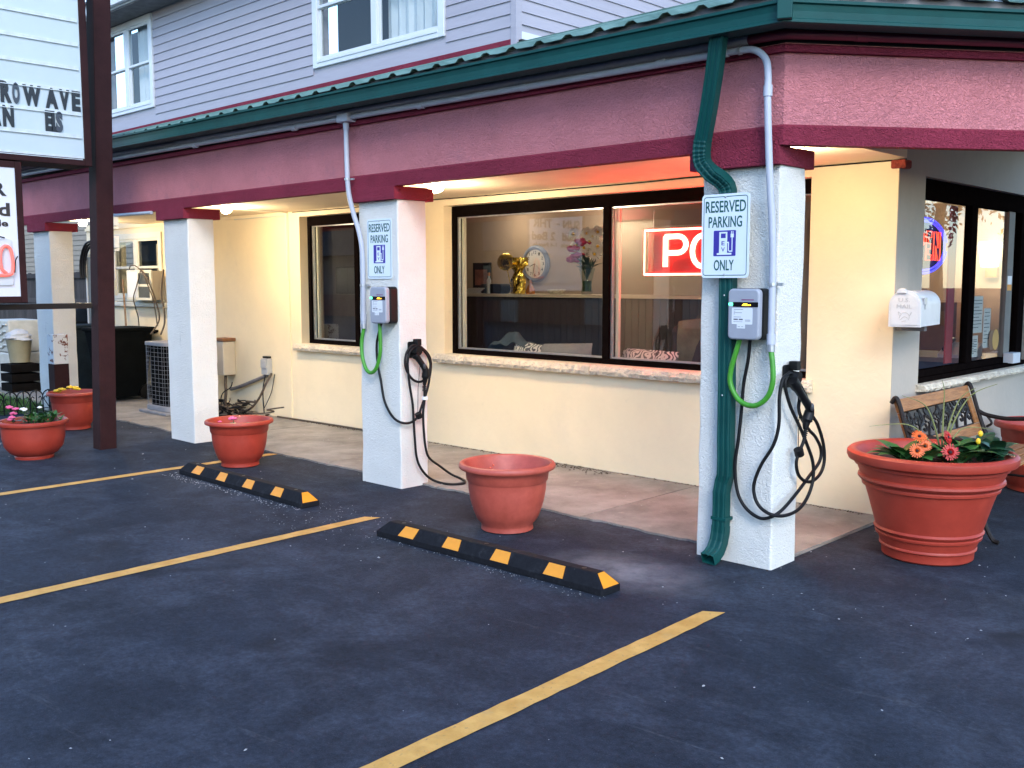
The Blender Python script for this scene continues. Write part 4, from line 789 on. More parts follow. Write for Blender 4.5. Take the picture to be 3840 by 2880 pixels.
for ch, a, b, z, mm in (('R', -1.585, -1.495, 3.10, LB), ('O', -1.49, -1.43, 3.098, LG), ('W', -1.405, -1.25, 3.093, LB), ('A', -1.215, -1.105, 3.093, LB), ('V', -1.095, -1.005, 3.093, LB), ('E', -.985, -.91, 3.093, LB), ('A', -1.68, -1.59, 2.897, LB), ('N', -1.575, -1.485, 2.897, LB), ('E', -1.225, -1.165, 2.895, LB), ('L', -1.172, -1.10, 2.895, LB), ('S', -1.135, -1.075, 2.895, LG)):
    text('letter', ch, (XS + .006 + (.004 if mm is LG else 0), a, z), Y, Z, X, b - a, .18, mm, mq, .06, .004)
# lower panel
y0, y1, z0, z1 = -2.66, -1.445, 1.40, 2.61; fr_ = .055; mb = MB()
for a, b, c, d in ((y0, y0 + fr_, z0, z1), (y1 - fr_, y1, z0, z1), (y0 + fr_, y1 - fr_, z0, z0 + fr_), (y0 + fr_, y1 - fr_, z1 - fr_, z1)): mb.box(-6.70, XS + .01, a, b, c, d)
mb.build('panel_frame', BROWN, mq, bevel=.005)
LIT2 = mat('lit_panel_face', (.56, .58, .64), .45, .03, 3, emit=(.86, .90, 1.0), es=.04)
mb = MB(); mb.box(-6.69, XS, y0 + fr_, y1 - fr_, z0 + fr_, z1 - fr_); mb.build('panel_face', LIT2, mq)
for s_, a, w_, z_, h_ in (('SUN', -2.55, .36, 2.312, .115), ('-', -2.12, .07, 2.355, .02), ('THR', -1.965, .39, 2.312, .115), ('1 Bed', -2.595, .42, 2.14, .115), ('2 Bed', -2.03, .475, 2.14, .115), ('1-2 People', -2.595, .45, 2.035, .075), ('1-4 People', -2.055, .48, 2.035, .075)): text('lettering', s_, (XS + .001, a, z_), Y, Z, X, w_, h_, LB, mq, .03, .003)
mb = MB(); mb.prism(rrect(1.0, .40, .02), (XS, -2.56, 1.55), Y, Z, X, .02); mb.build('vacancy_box', WHITES, mq, bevel=.003)
NEO2 = mat('pale_neon', (.8, .15, .12), .5, 0, emit=(1, .16, .12), es=.15)
mb = MB(); mb.tube(spline([(XS + .035, -1.75, 1.64), (XS + .035, -1.60, 1.64), (XS + .035, -1.565, 1.70), (XS + .035, -1.575, 1.85), (XS + .035, -1.62, 1.885), (XS + .035, -1.66, 1.83), (XS + .035, -1.66, 1.70), (XS + .035, -1.62, 1.655)], 5), .014, 8); mb.build('neon_tube', NEO2, mq, smooth=True)
mb = MB(); mb.tube(spline([(XS + .03, -1.62, 1.955), (XS + .04, -1.70, 1.965), (XS + .03, -1.9, 1.95)], 5), .006, 6); mb.tube(spline([(XS + .03, -1.52, 1.80), (XS + .045, -1.545, 1.76), (XS + .03, -1.55, 1.66)], 5), .005, 6); mb.build('wire', BLACK, mq)
# two weatherproof boxes beside the post
wb = thing('outlet_box', (-7.72, -.10, 1.9), 'pair of pale outdoor electrical boxes on a conduit beside the brown sign post', 'electrical box')
mb = MB(); mb.tube([(-7.73, -.08, 2.42), (-7.73, -.08, 1.6)], .014, 8); mb.tube([(-7.70, -.075, 2.275), (-6.85, -.075, 2.265)], .017, 10); mb.build('pipe', GREYP, wb, smooth=True)
for z in (2.215, 1.985): mb = MB(); mb.box(-7.79, -7.68, -.13, -.03, z - .08, z + .08); q = mb.build('box', WHITES, wb, bevel=.006); mb = MB(); mb.box(-7.68, -7.635, -.11, -.05, z - .05, z + .05); mb.build('cover', WHITES, q, bevel=.006)
# ---------------------------------------------------------------- bench
bn = thing('park_bench', (.33, 2.1, 0), 'wooden slat bench with scrolled iron ends and leafy cast back panel', 'bench')
BY0, BY1 = 1.42, 2.72
def bx(z): return .17 - (z - .45) * .36       # leaning back line
SEATZ = .42
for k, x in enumerate((.22, .315, .41, .505, .60)):
    mb = MB(); mb.box(x, x + .078, BY0 + .03, BY1 - .03, SEATZ - .012 - .008 * (2 - k) * (k < 2), SEATZ + .012 - .008 * (2 - k) * (k < 2)); mb.build('seat_slat', WOOD, bn, bevel=.005)
tl = Vector((-.34, 0, .94)).normalized()
def back_board(z0, z1, y0, y1, nm='back_rail', th=.022):
    mb = MB(); o = Vector((bx(z0), y0, z0)); mb.prism([(0, 0), (y1 - y0, 0), (y1 - y0, (z1 - z0) / tl.z), (0, (z1 - z0) / tl.z)], o, Y, tl, Y.cross(tl), th); return mb.build(nm, WOOD, bn, bevel=.004)
back_board(.735, .815, BY0 + .02, BY1 - .02); back_board(.475, .55, BY0 + .02, BY1 - .02)
back_board(.5525, .7325, BY1 - .09, BY1 - .02, 'back_stile'); back_board(.5525, .7325, BY0 + .02, BY0 + .06, 'back_stile')
# cast panel: vines and leaves
mb = MB(); o = Vector((bx(.55) + .004, BY0 + .065, .55)); W_, H_ = BY1 - .095 - BY0 - .065, .19
pt = lambda a, b: o + Y * (a * W_) + tl * (b * H_ / tl.z * 1.0)
mb.tube([pt(0, .02), pt(1, .02), pt(1, .98), pt(0, .98)], .007, 5, closed=True)
rr = random.Random(5)
for k in range(7):
    a = (k + .5) / 7
    mb.tube(spline([pt(a - .06, .03), pt(a - .02, .35), pt(a + .05, .6), pt(a + .02, .95)], 4), .011, 5)
    mb.tube(spline([pt(a, .4), pt(a + .06, .45), pt(a + .08, .3), pt(a + .05, .22), pt(a + .035, .3)], 4), .009, 5)
    mb.tube(spline([pt(a + .02, .55), pt(a - .04, .7), pt(a - .07, .6), pt(a - .05, .5)], 4), .009, 5)
    for q in range(8):
        th = rr.uniform(0, 6.28); c = pt(a + .03 * math.cos(q * 1.3), .62 + .22 * math.sin(q * 1.3)); d = Y * math.cos(th) + tl * math.sin(th); s_ = Y * -math.sin(th) + tl * math.cos(th); nn = Y.cross(tl)
        P_ = [c - d * .01, c + d * .025 + s_ * .016, c + d * .055, c + d * .025 - s_ * .016]; mb.add([p - nn * .005 for p in P_] + [p + nn * .005 for p in P_], [(0, 1, 2, 3), (7, 6, 5, 4), (0, 4, 5, 1), (1, 5, 6, 2), (2, 6, 7, 3), (3, 7, 4, 0)])
mb.build('cast_panel', IRON, bn, smooth=True)
for y in (BY0, BY1 - .02):
    e = MB(); P3 = lambda x, z: (x, y + .01, z)
    e.tube(spline([P3(.035, .80), P3(.06, .835), P3(.085, .80), P3(.13, .66), P3(.19, .50), P3(.25, .425), P3(.40, .40), P3(.60, .41), P3(.67, .40)], 6), .015, 8)      # back post into seat rail
    e.tube(spline([P3(.14, .64), P3(.20, .615), P3(.34, .60), P3(.52, .615), P3(.62, .60), P3(.655, .555), P3(.625, .53), P3(.60, .555)], 6), .015, 8)   # arm with scroll
    e.tube(spline([P3(.60, .59), P3(.565, .52), P3(.60, .44), P3(.62, .41)], 5), .012, 8)
    e.tube(spline([P3(.20, .61), P3(.235, .56), P3(.20, .53)], 5), .009, 8)
    e.build('iron_end', IRON, bn, smooth=True)
    for a in ([P3(.24, .42), P3(.20, .30), P3(.17, .15), P3(.10, .02), P3(.06, .012)], [P3(.60, .41), P3(.66, .30), P3(.63, .15), P3(.68, .03), P3(.72, .012)]):
        l_ = MB(); l_.tube(spline(a, 6), .014, 8); l_.build('leg', IRON, bn, smooth=True)
    l_ = MB(); l_.tube([P3(.18, .20), P3(.63, .20)], .009, 6); l_.build('stretcher', IRON, bn)
# ---------------------------------------------------------------- mailbox
ml = thing('mailbox', (.11, 1.62, 1.29), 'dented white mailbox with arched top on the wall corner', 'mailbox')
MW = mat('mailbox_white', (.54, .555, .57), .45, .06, 8, .2, 25); MROT = Matrix.Translation((.11, 1.40, 0)) @ Matrix.Rotation(R(8), 4, 'Z') @ Matrix.Translation((-.11, -1.40, 0))
def arch(w, h, n=14):
    r = w / 2; return [(-r, 0), (r, 0)] + [(r * math.cos(math.pi * i / n), h - r + r * math.sin(math.pi * i / n)) for i in range(n + 1)]
mb = MB(); mb.prism(arch(.185, .225), (.11, 1.925, 1.292), X, Z, -Y, .515); mb.xf(MROT); mb.build('body', MW, ml, smooth=True)
mb = MB(); mb.prism(arch(.197, .232), (.11, 1.425, 1.289), X, Z, -Y, .030); mb.xf(MROT); dr = mb.build('door', MW, ml, bevel=.004)
mb = MB(); mb.prism(arch(.170, .205), (.11, 1.395, 1.302), X, Z, -Y, .004); mb.xf(MROT); mb.build('door_panel', MW, dr, bevel=.002)
EMB = mat('emboss_grey', (.40, .41, .42), .5, 0)
def mtext(s_, x, z, w, h):
    q = text('embossed_letters', s_, (x, 1.3905, z), X, Z, -Y, w, h, EMB, dr, .0, .002); 
    return q
for s_, x, z, w, h in (('U.S.', .072, 1.447, .068, .026), ('MAIL', .062, 1.408, .092, .024)):
    q = mtext(s_, x, z, w, h); q.matrix_world = MROT @ Matrix.Translation(WL[q.name]); q.location = (MROT @ WL[q.name]) - WL[dr.name]; q.rotation_euler = (0, 0, R(8))
mb = MB()
for a in ([(.078, 1.345), (.095, 1.375), (.12, 1.38), (.14, 1.36), (.135, 1.335)], [(.085, 1.335), (.11, 1.355), (.13, 1.345)], [(.095, 1.325), (.12, 1.33)], [(.14, 1.36), (.152, 1.385), (.146, 1.365)], [(.08, 1.36), (.072, 1.385), (.09, 1.37)]): mb.tube(spline([(x, 1.391, z) for x, z in a], 4), .0022, 5)
mb.xf(MROT); mb.build('eagle_emboss', EMB, dr)
mb = MB(); mb.prism(arch(.06, .03, 10), (.09, 1.43, 1.502), X, Z, -Y, .05); mb.xf(MROT); mb.build('handle_tab', MW, dr, bevel=.003)
mb = MB(); mb.box(.200, .212, 1.47, 1.53, 1.43, 1.475); mb.box(.203, .210, 1.50, 1.52, 1.40, 1.43); mb.xf(MROT); mb.build('latch', STEEL, ml, bevel=.002)
mb = MB(); mb.box(-.05, .17, 1.66, 1.72, 1.255, 1.29); mb.xf(MROT); mb.build('bracket', GREYB, ml)
# ---------------------------------------------------------------- neon signs
NR = mat('neon_red', (1, .2, .1), .5, 0, emit=(1, .06, .04), es=17); NRB = mat('neon_backing_red', (.10, .002, .004), .5, .1, 3); NBL = mat('neon_blue', (.3, .3, 1), .5, 0, emit=(.05, .04, 1), es=.8); NOR = mat('neon_orange', (1, .4, .2), .5, 0, emit=(1, .055, .02), es=.9)
pn = thing('pool_neon_sign', (-1.7, 1.86, 1.64), 'glowing red boxed neon sign hanging in the big window', 'neon sign')
PY = 1.86; mb = MB(); mb.box(-2.21, -1.06, PY + .012, PY + .02, 1.645, 1.995); mb.build('backing', NRB, pn)
mb = MB(); mb.tube([(-2.24, PY, 1.635), (-1.03, PY, 1.635), (-1.03, PY, 1.99), (-2.24, PY, 1.99)], .0085, 8, closed=True); mb.build('border_tube', NR, pn, smooth=True)
def stroke(pts, closed=False, r=.021): mb = MB(); mb.tube([(a, PY - .004, b) for a, b in pts], r, 8, closed=closed); mb.build('letter_tube', NR, pn, smooth=True)
def oval(cx_, cz_, a, b, n=22): return [(cx_ + a * math.cos(2 * math.pi * k / n), cz_ + b * math.sin(2 * math.pi * k / n)) for k in range(n)]
zb, zt = 1.695, 1.935
stroke([(-2.03, zb), (-2.03, zt)]); stroke([(-2.03, zt)] + [(-1.91 + .075 * math.sin(R(a)), zt - .065 + .065 * math.cos(R(a))) for a in range(0, 181, 20)] + [(-2.03, zt - .13)])
stroke(oval(-1.68, (zb + zt) / 2, .095, .12), True); stroke(oval(-1.42, (zb + zt) / 2, .095, .12), True); stroke([(-1.25, zt), (-1.25, zb), (-1.12, zb)])
mb = MB(); mb.tube(spline([(-2.15, PY, 1.99), (-2.16, PY + .01, 2.08), (-2.15, PY, 2.15)], 4), .003, 5); mb.tube(spline([(-1.1, PY, 1.99), (-1.11, PY, 2.15)], 4), .003, 5); mb.build('hanging_chain', STEEL, pn)
op = thing('open_neon_sign', (-.26, 2.56, 1.6), 'oval neon sign with blue rings round red OPEN letters in the side window', 'neon sign')
OX = -.24; oc, oz = 2.56, 1.836; mb = MB()
n = 40; mb.prism([(.45 * math.cos(2 * math.pi * k / n), .215 * math.sin(2 * math.pi * k / n)) for k in range(n)], (OX - .04, oc, oz), Y, Z, X, .01); mb.build('backing', BLACK, op)
for a, b, s0, s1 in ((.425, .20, 10, 350), (.385, .178, -160, 160)):
    mb = MB(); mb.tube([(OX, oc + a * math.cos(R(s0 + (s1 - s0) * k / 50)), oz + b * math.sin(R(s0 + (s1 - s0) * k / 50))) for k in range(51)], .0075, 8); mb.build('blue_tube', NBL, op, smooth=True)
def os_(pts, closed=True): mb = MB(); mb.tube([(OX + .012, oc + a, oz + b) for a, b in pts], .0045, 6, closed=closed); mb.build('letter_tube', NOR, op, smooth=True)
h = .105
os_([(-.24 + .06 * math.cos(2 * math.pi * k / 18), h * math.sin(2 * math.pi * k / 18)) for k in range(18)]); os_([(-.24 + .032 * math.cos(2 * math.pi * k / 14), .6 * h * math.sin(2 * math.pi * k / 14)) for k in range(14)])
os_([(-.15, -h), (-.15, h), (-.08, h), (-.04, h * .7), (-.04, h * .1), (-.08, -.1 * h), (-.115, -.1 * h), (-.115, -h)])
os_([(.0, -h), (.0, h), (.10, h), (.10, h * .6), (.04, h * .55), (.04, h * .18), (.085, h * .15), (.085, -h * .2), (.04, -h * .22), (.04, -h * .6), (.10, -h * .62), (.10, -h)])
os_([(.14, -h), (.14, h), (.185, h), (.225, -.1 * h), (.225, h), (.265, h), (.265, -h), (.222, -h), (.18, 0), (.18, -h)])
# ---------------------------------------------------------------- things in the office
def office_light(x, y, z, e, s=.12):
    l = bpy.data.lights.new('office_light', 'POINT'); l.energy = e; l.color = (1, .80, .58); l.shadow_soft_size = s; lo = bpy.data.objects.new('office_light', l); COL.objects.link(lo); return lo
for (x, y, lab) in ((-5.55, 3.55, 'round ceiling light at the left of the office'), (-4.2, 3.55, 'round ceiling light above the flower vase')):
    t = thing('ceiling_light', (x, y, 2.40), lab, 'ceiling light', 'office ceiling lights'); mb = MB(); mb.lathe([(0, -.02), (.10, -.018), (.13, 0), (.13, .03)], 20, (x, y, 2.42)); mb.build('diffuser', mat('ceiling_glow', (1, .9, .8), .5, 0, emit=(1, .84, .62), es=2.5), t, smooth=True)
    mb = MB(); mb.lathe([(.131, 0), (.15, 0), (.15, .04)], 20, (x, y, 2.42)); mb.build('rim', WHITEV, t); l = office_light(x, y, 2.3, 2.5); put(l, Vector((x, y, 2.28)), t)
ct = thing('reception_counter', (-4.1, 3.3, .15), 'tall reception counter with pale top and dark beadboard front', 'counter')
mb = MB(); mb.box(-5.95, -2.35, 3.10, 3.52, 1.412, 1.445); mb.build('countertop', mat('counter_cream', (.70, .62, .48), .4, .05), ct, bevel=.004)
mb = MB(); mb.box(-5.9, -2.40, 3.19, 3.5, .15, 1.411); mb.build('carcass', mat('counter_pale', (.30, .25, .2), .6), ct)
BEAD = mat('beadboard', (.05, .042, .038), .6, .1, 4, rnd=.05); k = 0; x = -5.9
while x < -2.42: mb = MB(); mb.box(x + .004, x + .083, 3.172, 3.1895, .2, 1.41); mb.build('beadboard_strip', BEAD, ct); x += .085
GOLD = mat('gold_foil', (.85, .6, .12), .15, .3, 20, .6, 30, metal=1, bd=.02)
def put_on_counter(nm, x, lab, cat): return thing(nm, (x, 3.25, 1.445), lab, cat)
t = put_on_counter('gift_balloon', -5.0, 'crinkled gold foil gift bag with a bow on the counter', 'gift bag')
rr = random.Random(3); mb = MB(); n, m_ = 16, 10; vs = []
for i in range(m_ + 1):
    for j in range(n): a = 2 * math.pi * j / n; r_ = (.085 + .045 * (i / m_) ** 2 - .05 * math.exp(-((i - 6) / 1.2) ** 2)) * rr.uniform(.82, 1.15); vs.append((-4.98 + r_ * math.cos(a), 3.25 + .7 * r_ * math.sin(a), 1.445 + .40 * i / m_))
mb.add(vs, [(i * n + j, i * n + (j + 1) % n, i * n + n + (j + 1) % n, i * n + n + j) for i in range(m_) for j in range(n)]); mb.build('foil_body', GOLD, t)
for k in range(7): mb = MB(); leaf(mb, (-4.98, 3.22, 1.70), k * .9, .7, .16, .09, .5, 4, .5); mb.build('foil_leaf', GOLD, t, fix=False)
bz = put_on_counter('foil_balloon', -5.35, 'round gold balloon leaning behind the tray', 'balloon'); mb = MB(); mb.ball((-5.22, 3.30, 1.80), .13, .05, .10, 16, 10); mb.build('balloon_skin', GOLD, bz, smooth=True); mb = MB(); mb.tube([(-5.2, 3.3, 1.72), (-5.1, 3.28, 1.445)], .006, 6); mb.build('stick', GOLD, bz)
t = put_on_counter('black_tray', -5.35, 'black plastic tray at the left end of the counter', 'tray'); mb = MB(); mb.prism(rrect(.34, .11, .04), (-5.50, 3.32, 1.446), X, Z, -Y, .16); mb.build('shell', BLACK, t, bevel=.01)
t = put_on_counter('framed_photo', -5.72, 'dark framed picture leaning at the left end of the counter', 'picture frame'); mb = MB(); mb.box(-5.86, -5.58, 3.40, 3.43, 1.446, 1.80); mb.build('frame', BLACK, t); mb = MB(); mb.box(-5.82, -5.62, 3.396, 3.3995, 1.54, 1.72); mb.build('photo', mat('photo_brown', (.25, .09, .06), .5, .6, 8), t)
t = put_on_counter('paper_stack', -5.6, 'untidy stack of papers beside the tray', 'papers')
for k in range(5): mb = MB(); mb.box(-.12, .12, -.08, .08, 0, .012); mb.xf(Matrix.Translation((-5.62 + .02 * k, 3.2, 1.447 + .0125 * k)) @ Matrix.Rotation(rr.uniform(-.3, .3), 4, 'Z')); mb.build('sheet_pile', mat('paper', (.72, .68, .62), .7, .05), t)
t = put_on_counter('sanitizer_bottle', -5.33, 'slim white bottle with an orange cap beside the gold foil', 'bottle'); mb = MB(); mb.lathe([(0, 0), (.026, 0), (.026, .15), (.012, .18), (.012, .2)], 14, (-5.36, 3.17, 1.446)); mb.build('bottle', WHITEV, t, smooth=True); mb = MB(); mb.lathe([(.014, .2), (.014, .235), (0, .235)], 12, (-5.36, 3.17, 1.446)); mb.build('cap', mat('orange_cap', (.8, .25, .05), .4, 0), t)
t = put_on_counter('glass_dish', -4.5, 'low cut glass dish on the counter between foil and vase', 'dish'); mb = MB(); mb.lathe([(0, .005), (.06, .0), (.075, .015), (.11, .05), (.105, .05), (.07, .02), (0, .012)], 20, (-4.42, 3.25, 1.445)); mb.build('bowl', mat('cut_glass', (.6, .55, .42), .2, .4, 40), t, smooth=True)
t = put_on_counter('perfume_bottle', -4.72, 'small amber glass bottle right of the gold foil', 'bottle'); mb = MB(); mb.lathe([(0, 0), (.05, 0), (.055, .03), (.03, .09), (.014, .11), (.014, .15), (0, .15)], 14, (-4.75, 3.2, 1.446)); mb.build('body', mat('amber_glass', (.35, .13, .03), .15, .2), t, smooth=True)
t = put_on_counter('candle_cup', -3.67, 'little frosted candle cup beside the vase', 'candle'); mb = MB(); mb.lathe([(0, .0), (.05, 0), (.052, .075), (.046, .075), (.045, .05), (0, .05)], 16, (-3.66, 3.2, 1.446)); mb.build('cup', mat('frosted', (.6, .6, .55), .3, .2, 20), t, smooth=True)
vs_ = put_on_counter('glass_vase', -3.9, 'cut glass vase on the office counter', 'vase'); mb = MB(); mb.lathe([(0, .004), (.058, 0), (.062, .02), (.05, .10), (.072, .22), (.088, .27), (.082, .27), (.066, .22), (.044, .10), (.05, .03), (0, .03)], 24, (-3.92, 3.16, 1.446)); mb.build('glass_body', GLV, vs_, smooth=True); mb = MB(); mb.lathe([(0, .032), (.048, .032), (.043, .10), (.05, .14), (0, .14)], 16, (-3.92, 3.16, 1.446)); mb.build('stems_in_water', mat('stem_water', (.06, .12, .03), .3, .5, 25), vs_, smooth=True)
bq = thing('bouquet', (-3.92, 3.16, 1.60), 'bouquet of white lilies and dark magenta roses in the vase', 'bouquet')
for k in range(14):
    a = rr.uniform(0, 6.28); r_ = rr.uniform(.05, .26); p = Vector((-3.92 + r_ * math.cos(a), 3.16 + .5 * r_ * math.sin(a), 1.93 + rr.uniform(-.08, .16))); gerbera(bq, p, (.4 + math.cos(a) * .4, -.8, .4), .075, PETW, PETY); mb = MB(); mb.tube([(-3.92, 3.16, 1.6), p], .004, 5); mb.build('stem', LEAFD, bq)
for dx, dz in ((-.10, .17), (.0, .24), (-.06, .10), (-.12, .06), (.05, .22)): bloom(bq, (-3.92 + dx, 3.08, 1.74 + dz), .075, PETM, 8)
leaves_part(bq, [((-3.92 + rr.uniform(-.06, .06), 3.15, 1.70), rr.uniform(0, 6.28), rr.uniform(.5, 1.2), rr.uniform(.16, .28), .05, .5) for _ in range(22)], LEAFD)
ck = thing('wall_clock', (-5.06, 3.93, 1.55), 'round wall clock with blue grey rim behind the counter', 'clock'); mb = MB(); CY = 3.949
prof = [(0, .02), (.165, .02), (.17, .03), (.195, .034), (.215, .02), (.22, 0)]
mb = MB(); mb.lathe(prof[2:], 40); CM = Matrix.Translation((-5.35, CY, 1.79)) @ Matrix.Rotation(R(90), 4, 'X'); mb.xf(CM); mb.build('rim', mat('clock_rim', (.22, .26, .36), .35, .1), ck, smooth=True)
mb = MB(); mb.disc((0, 0, .02), .168, 40); mb.xf(CM); mb.build('dial', mat('clock_dial', (.72, .68, .62), .5, .04), ck)
for k in range(1, 13):
    a = R(90 - 30 * k); w_ = .045 if k > 9 else .024; text('numeral', str(k), (-5.35 + .132 * math.cos(a) - w_ / 2, CY - .0215, 1.79 + .132 * math.sin(a) - .018), X, Z, -Y, w_, .036, LB, ck, .005, .001)
for a, L_, w_ in ((R(-105), .13, .007), (R(-160), .09, .009), (R(-40), .13, .003)): mb = MB(); d = Vector((math.cos(a), 0, math.sin(a))); s_ = Vector((-d.z, 0, d.x)); o = Vector((-5.35, CY - .024, 1.79)); mb.add([o - s_ * w_ / 2, o + s_ * w_ / 2, o + d * L_ + s_ * w_ / 3, o + d * L_ - s_ * w_ / 3], [(0, 1, 2, 3)]); mb.build('hand', LB, ck)
# sofa, cushions, chair
sf = thing('sofa', (-3.3, 2.25, .15), 'low dark sofa pushed against the inside of the big window', 'sofa'); SOFM = mat('sofa_dark', (.035, .033, .035), .9, .2, 10)
mb = MB(); mb.box(-4.3, -2.5, 1.90, 2.08, .2, .93); mb.build('backrest', SOFM, sf, bevel=.04, seg=3); mb = MB(); mb.box(-4.3, -2.5, 2.085, 2.7, .2, .55); mb.build('seat', SOFM, sf, bevel=.04, seg=3)
for x in (-4.25, -2.6): mb = MB(); mb.box(x, x + .06, 2.0, 2.06, .15, .2); mb.build('foot', BLACK, sf)
def cushion(nm, c, w, h, m_, lab, ang=0, grp=None):
    mb = MB(); n = 10; vs = []
    for sgn in (-1, 1):
        for i in range(n + 1):
            for j in range(n + 1):
                a, b = i / n * 2 - 1, j / n * 2 - 1; th = .075 * (1 - a ** 4) * (1 - b ** 4); pin = 1 - .06 * (1 - abs(a)) * abs(b) ** 3
                vs.append((a * w / 2, sgn * th, b * h / 2))
    q = (n + 1) ** 2; fs = [(s_ * q + i * (n + 1) + j, s_ * q + (i + 1) * (n + 1) + j, s_ * q + (i + 1) * (n + 1) + j + 1, s_ * q + i * (n + 1) + j + 1) for s_ in (0, 1) for i in range(n) for j in range(n)]
    mb.add(vs, fs); mb.xf(Matrix.Translation(c) @ Matrix.Rotation(ang, 4, 'Y') @ Matrix.Rotation(R(-14), 4, 'X')); o = mb.build(nm, m_, smooth=True); return tag(o, lab, 'cushion', grp)
def geo():
    M = bpy.data.materials.new('geometric_fabric'); M.use_nodes = True; n = M.node_tree.nodes; L = M.node_tree.links; p = n['Principled BSDF']; p.inputs['Roughness'].default_value = .9
    tc = n.new('ShaderNodeTexCoord'); w = n.new('ShaderNodeTexWave'); w.inputs['Scale'].default_value = 7; w.inputs['Distortion'].default_value = 9; w.inputs['Detail'].default_value = 0; w.inputs['Detail Scale'].default_value = 2.2
    r = n.new('ShaderNodeValToRGB'); r.color_ramp.interpolation = 'CONSTANT'; r.color_ramp.elements[0].color = (.08, .08, .085, 1); r.color_ramp.elements[1].position = .38; r.color_ramp.elements[1].color = (.6, .58, .53, 1)
    L.new(tc.outputs['Object'], w.inputs['Vector']); L.new(w.outputs['Fac'], r.inputs[0]); L.new(r.outputs[0], p.inputs['Base Color']); return M
GEO = geo()
cushion('cushion', (-3.55, 1.865, .84), .42, .36, GEO, 'patterned cushion between the jacket and the plain grey cushion', .1)
cushion('cushion', (-3.12, 1.865, .855), .62, .36, mat('grey_fabric', (.22, .215, .21), .9, .1, 20), 'plain grey cushion leaning in the big window', -.05)
cushion('cushion', (-2.2, 1.865, .85), .56, .34, GEO, 'patterned cushion right of the window mullion', .02)
mb = MB(); n = 18; vs = []
for i in range(n + 1):
    for j in range(9): a = i / n; b = j / 8; vs.append((-4.05 + .55 * a, 1.83 + .18 * b, .93 + .17 * math.sin(math.pi * a) ** .7 * math.sin(math.pi * (.15 + .75 * b)) + .018 * math.sin(11 * a + 5 * b) + .012 * math.sin(23 * a)))
mb.add(vs, [(i * 9 + j, i * 9 + 9 + j, i * 9 + 10 + j, i * 9 + j + 1) for i in range(n) for j in range(8)]); tag(mb.build('folded_jacket', mat('jacket_blue', (.055, .075, .085), .9, .2, 12), smooth=True), 'crumpled blue grey jacket at the left end of the window', 'jacket')
ch = thing('armchair', (-1.7, 2.3, .15), 'dark armchair draped with an olive throw behind the neon sign', 'armchair')
mb = MB(); mb.box(-2.15, -1.2, 2.10, 2.25, .15, 1.22); mb.build('back', SOFM, ch, bevel=.06, seg=3); mb = MB(); mb.box(-2.15, -1.2, 2.26, 2.85, .15, .55); mb.build('seat', SOFM, ch, bevel=.04)
mb = MB(); n = 20; vs = []
for i in range(n + 1):
    for j in range(9): a = i / n; b = j / 8; vs.append((-2.05 + .85 * a, 2.085 - .02 * math.sin(9 * a + 3 * b) - .01 * math.sin(20 * a), 1.25 - .55 * b * (.6 + .4 * a) + .03 * math.sin(4 * a)))
mb.add(vs, [(i * 9 + j, i * 9 + 9 + j, i * 9 + 10 + j, i * 9 + j + 1) for i in range(n) for j in range(8)]); mb.build('throw', mat('olive_throw', (.13, .13, .085), .9, .25, 10), ch, smooth=True)
# far room seen through the side window
wl = thing('wall_sconce', (-1.05, 6.75, 1.72), 'glowing wall lamp with a pale shade deep inside the office', 'wall lamp')
mb = MB(); mb.lathe([(.085, 0), (.12, .24), (.11, .27)], 20, (-1.14, 6.66, 1.735)); mb.build('shade', mat('sconce_glow', (1, .85, .6), .5, 0, emit=(1, .72, .38), es=3), wl, smooth=True)
mb = MB(); mb.box(-1.20, -1.08, 6.72, 6.799, 1.62, 1.73); mb.build('mount', mat('brass', (.4, .28, .1), .35, 0, metal=.8), wl)
l = office_light(0, 0, 0, 8, .1); put(l, Vector((-1.1, 6.45, 1.86)), wl)
PAP = mat('paper', (1, 1, 1)); 
for (a, b, c, d, lab) in ((3.30, 3.53, 1.17, 1.46, 'printed notice taped inside the right side pane, upper one'), (3.27, 3.45, .98, 1.15, 'printed notice taped inside the right side pane, lower one'), (3.56, 3.72, 1.04, 1.36, 'narrow printed notice beside the two taped in the right side pane')):
    t = thing('window_notice', (-.139, (a + b) / 2, c), lab, 'notice', 'notices in the side window'); mb = MB(); mb.box(-.140, -.138, a, b, c, d); mb.build('sheet', PAP, t); mb = MB()
    for k in range(9): zz = d - .03 - k * (d - c - .05) / 9; mb.box(-.1378, -.1374, a + .02, b - .02 - (.06 if k % 3 == 2 else 0), zz - .006, zz)
    mb.build('printed_lines', PRN, t)
t = thing('window_sticker', (-.107, 4.04, 1.50), 'small white and orange hours sticker on the window stile', 'sticker'); 
for k, (c, d, m_) in enumerate(((1.62, 1.68, PRN), (1.55, 1.62, STK), (1.50, 1.55, mat('sticker_orange', (.75, .3, .03), .5, 0)))): mb = MB(); mb.box(-.107, -.1055, 3.99, 4.09, c, d); mb.build('band', m_, t)
t = thing('office_desk', (-.9, 4.6, .15), 'cluttered grey desk with a phone seen through the side window', 'desk'); mb = MB(); mb.box(-1.5, -.35, 4.2, 5.1, .86, .90); mb.build('top', mat('desk_grey', (.25, .26, .25), .5), t); mb = MB(); mb.box(-1.48, -.37, 4.22, 5.08, .15, .859); mb.build('body', mat('desk_blue', (.03, .07, .14), .6), t)
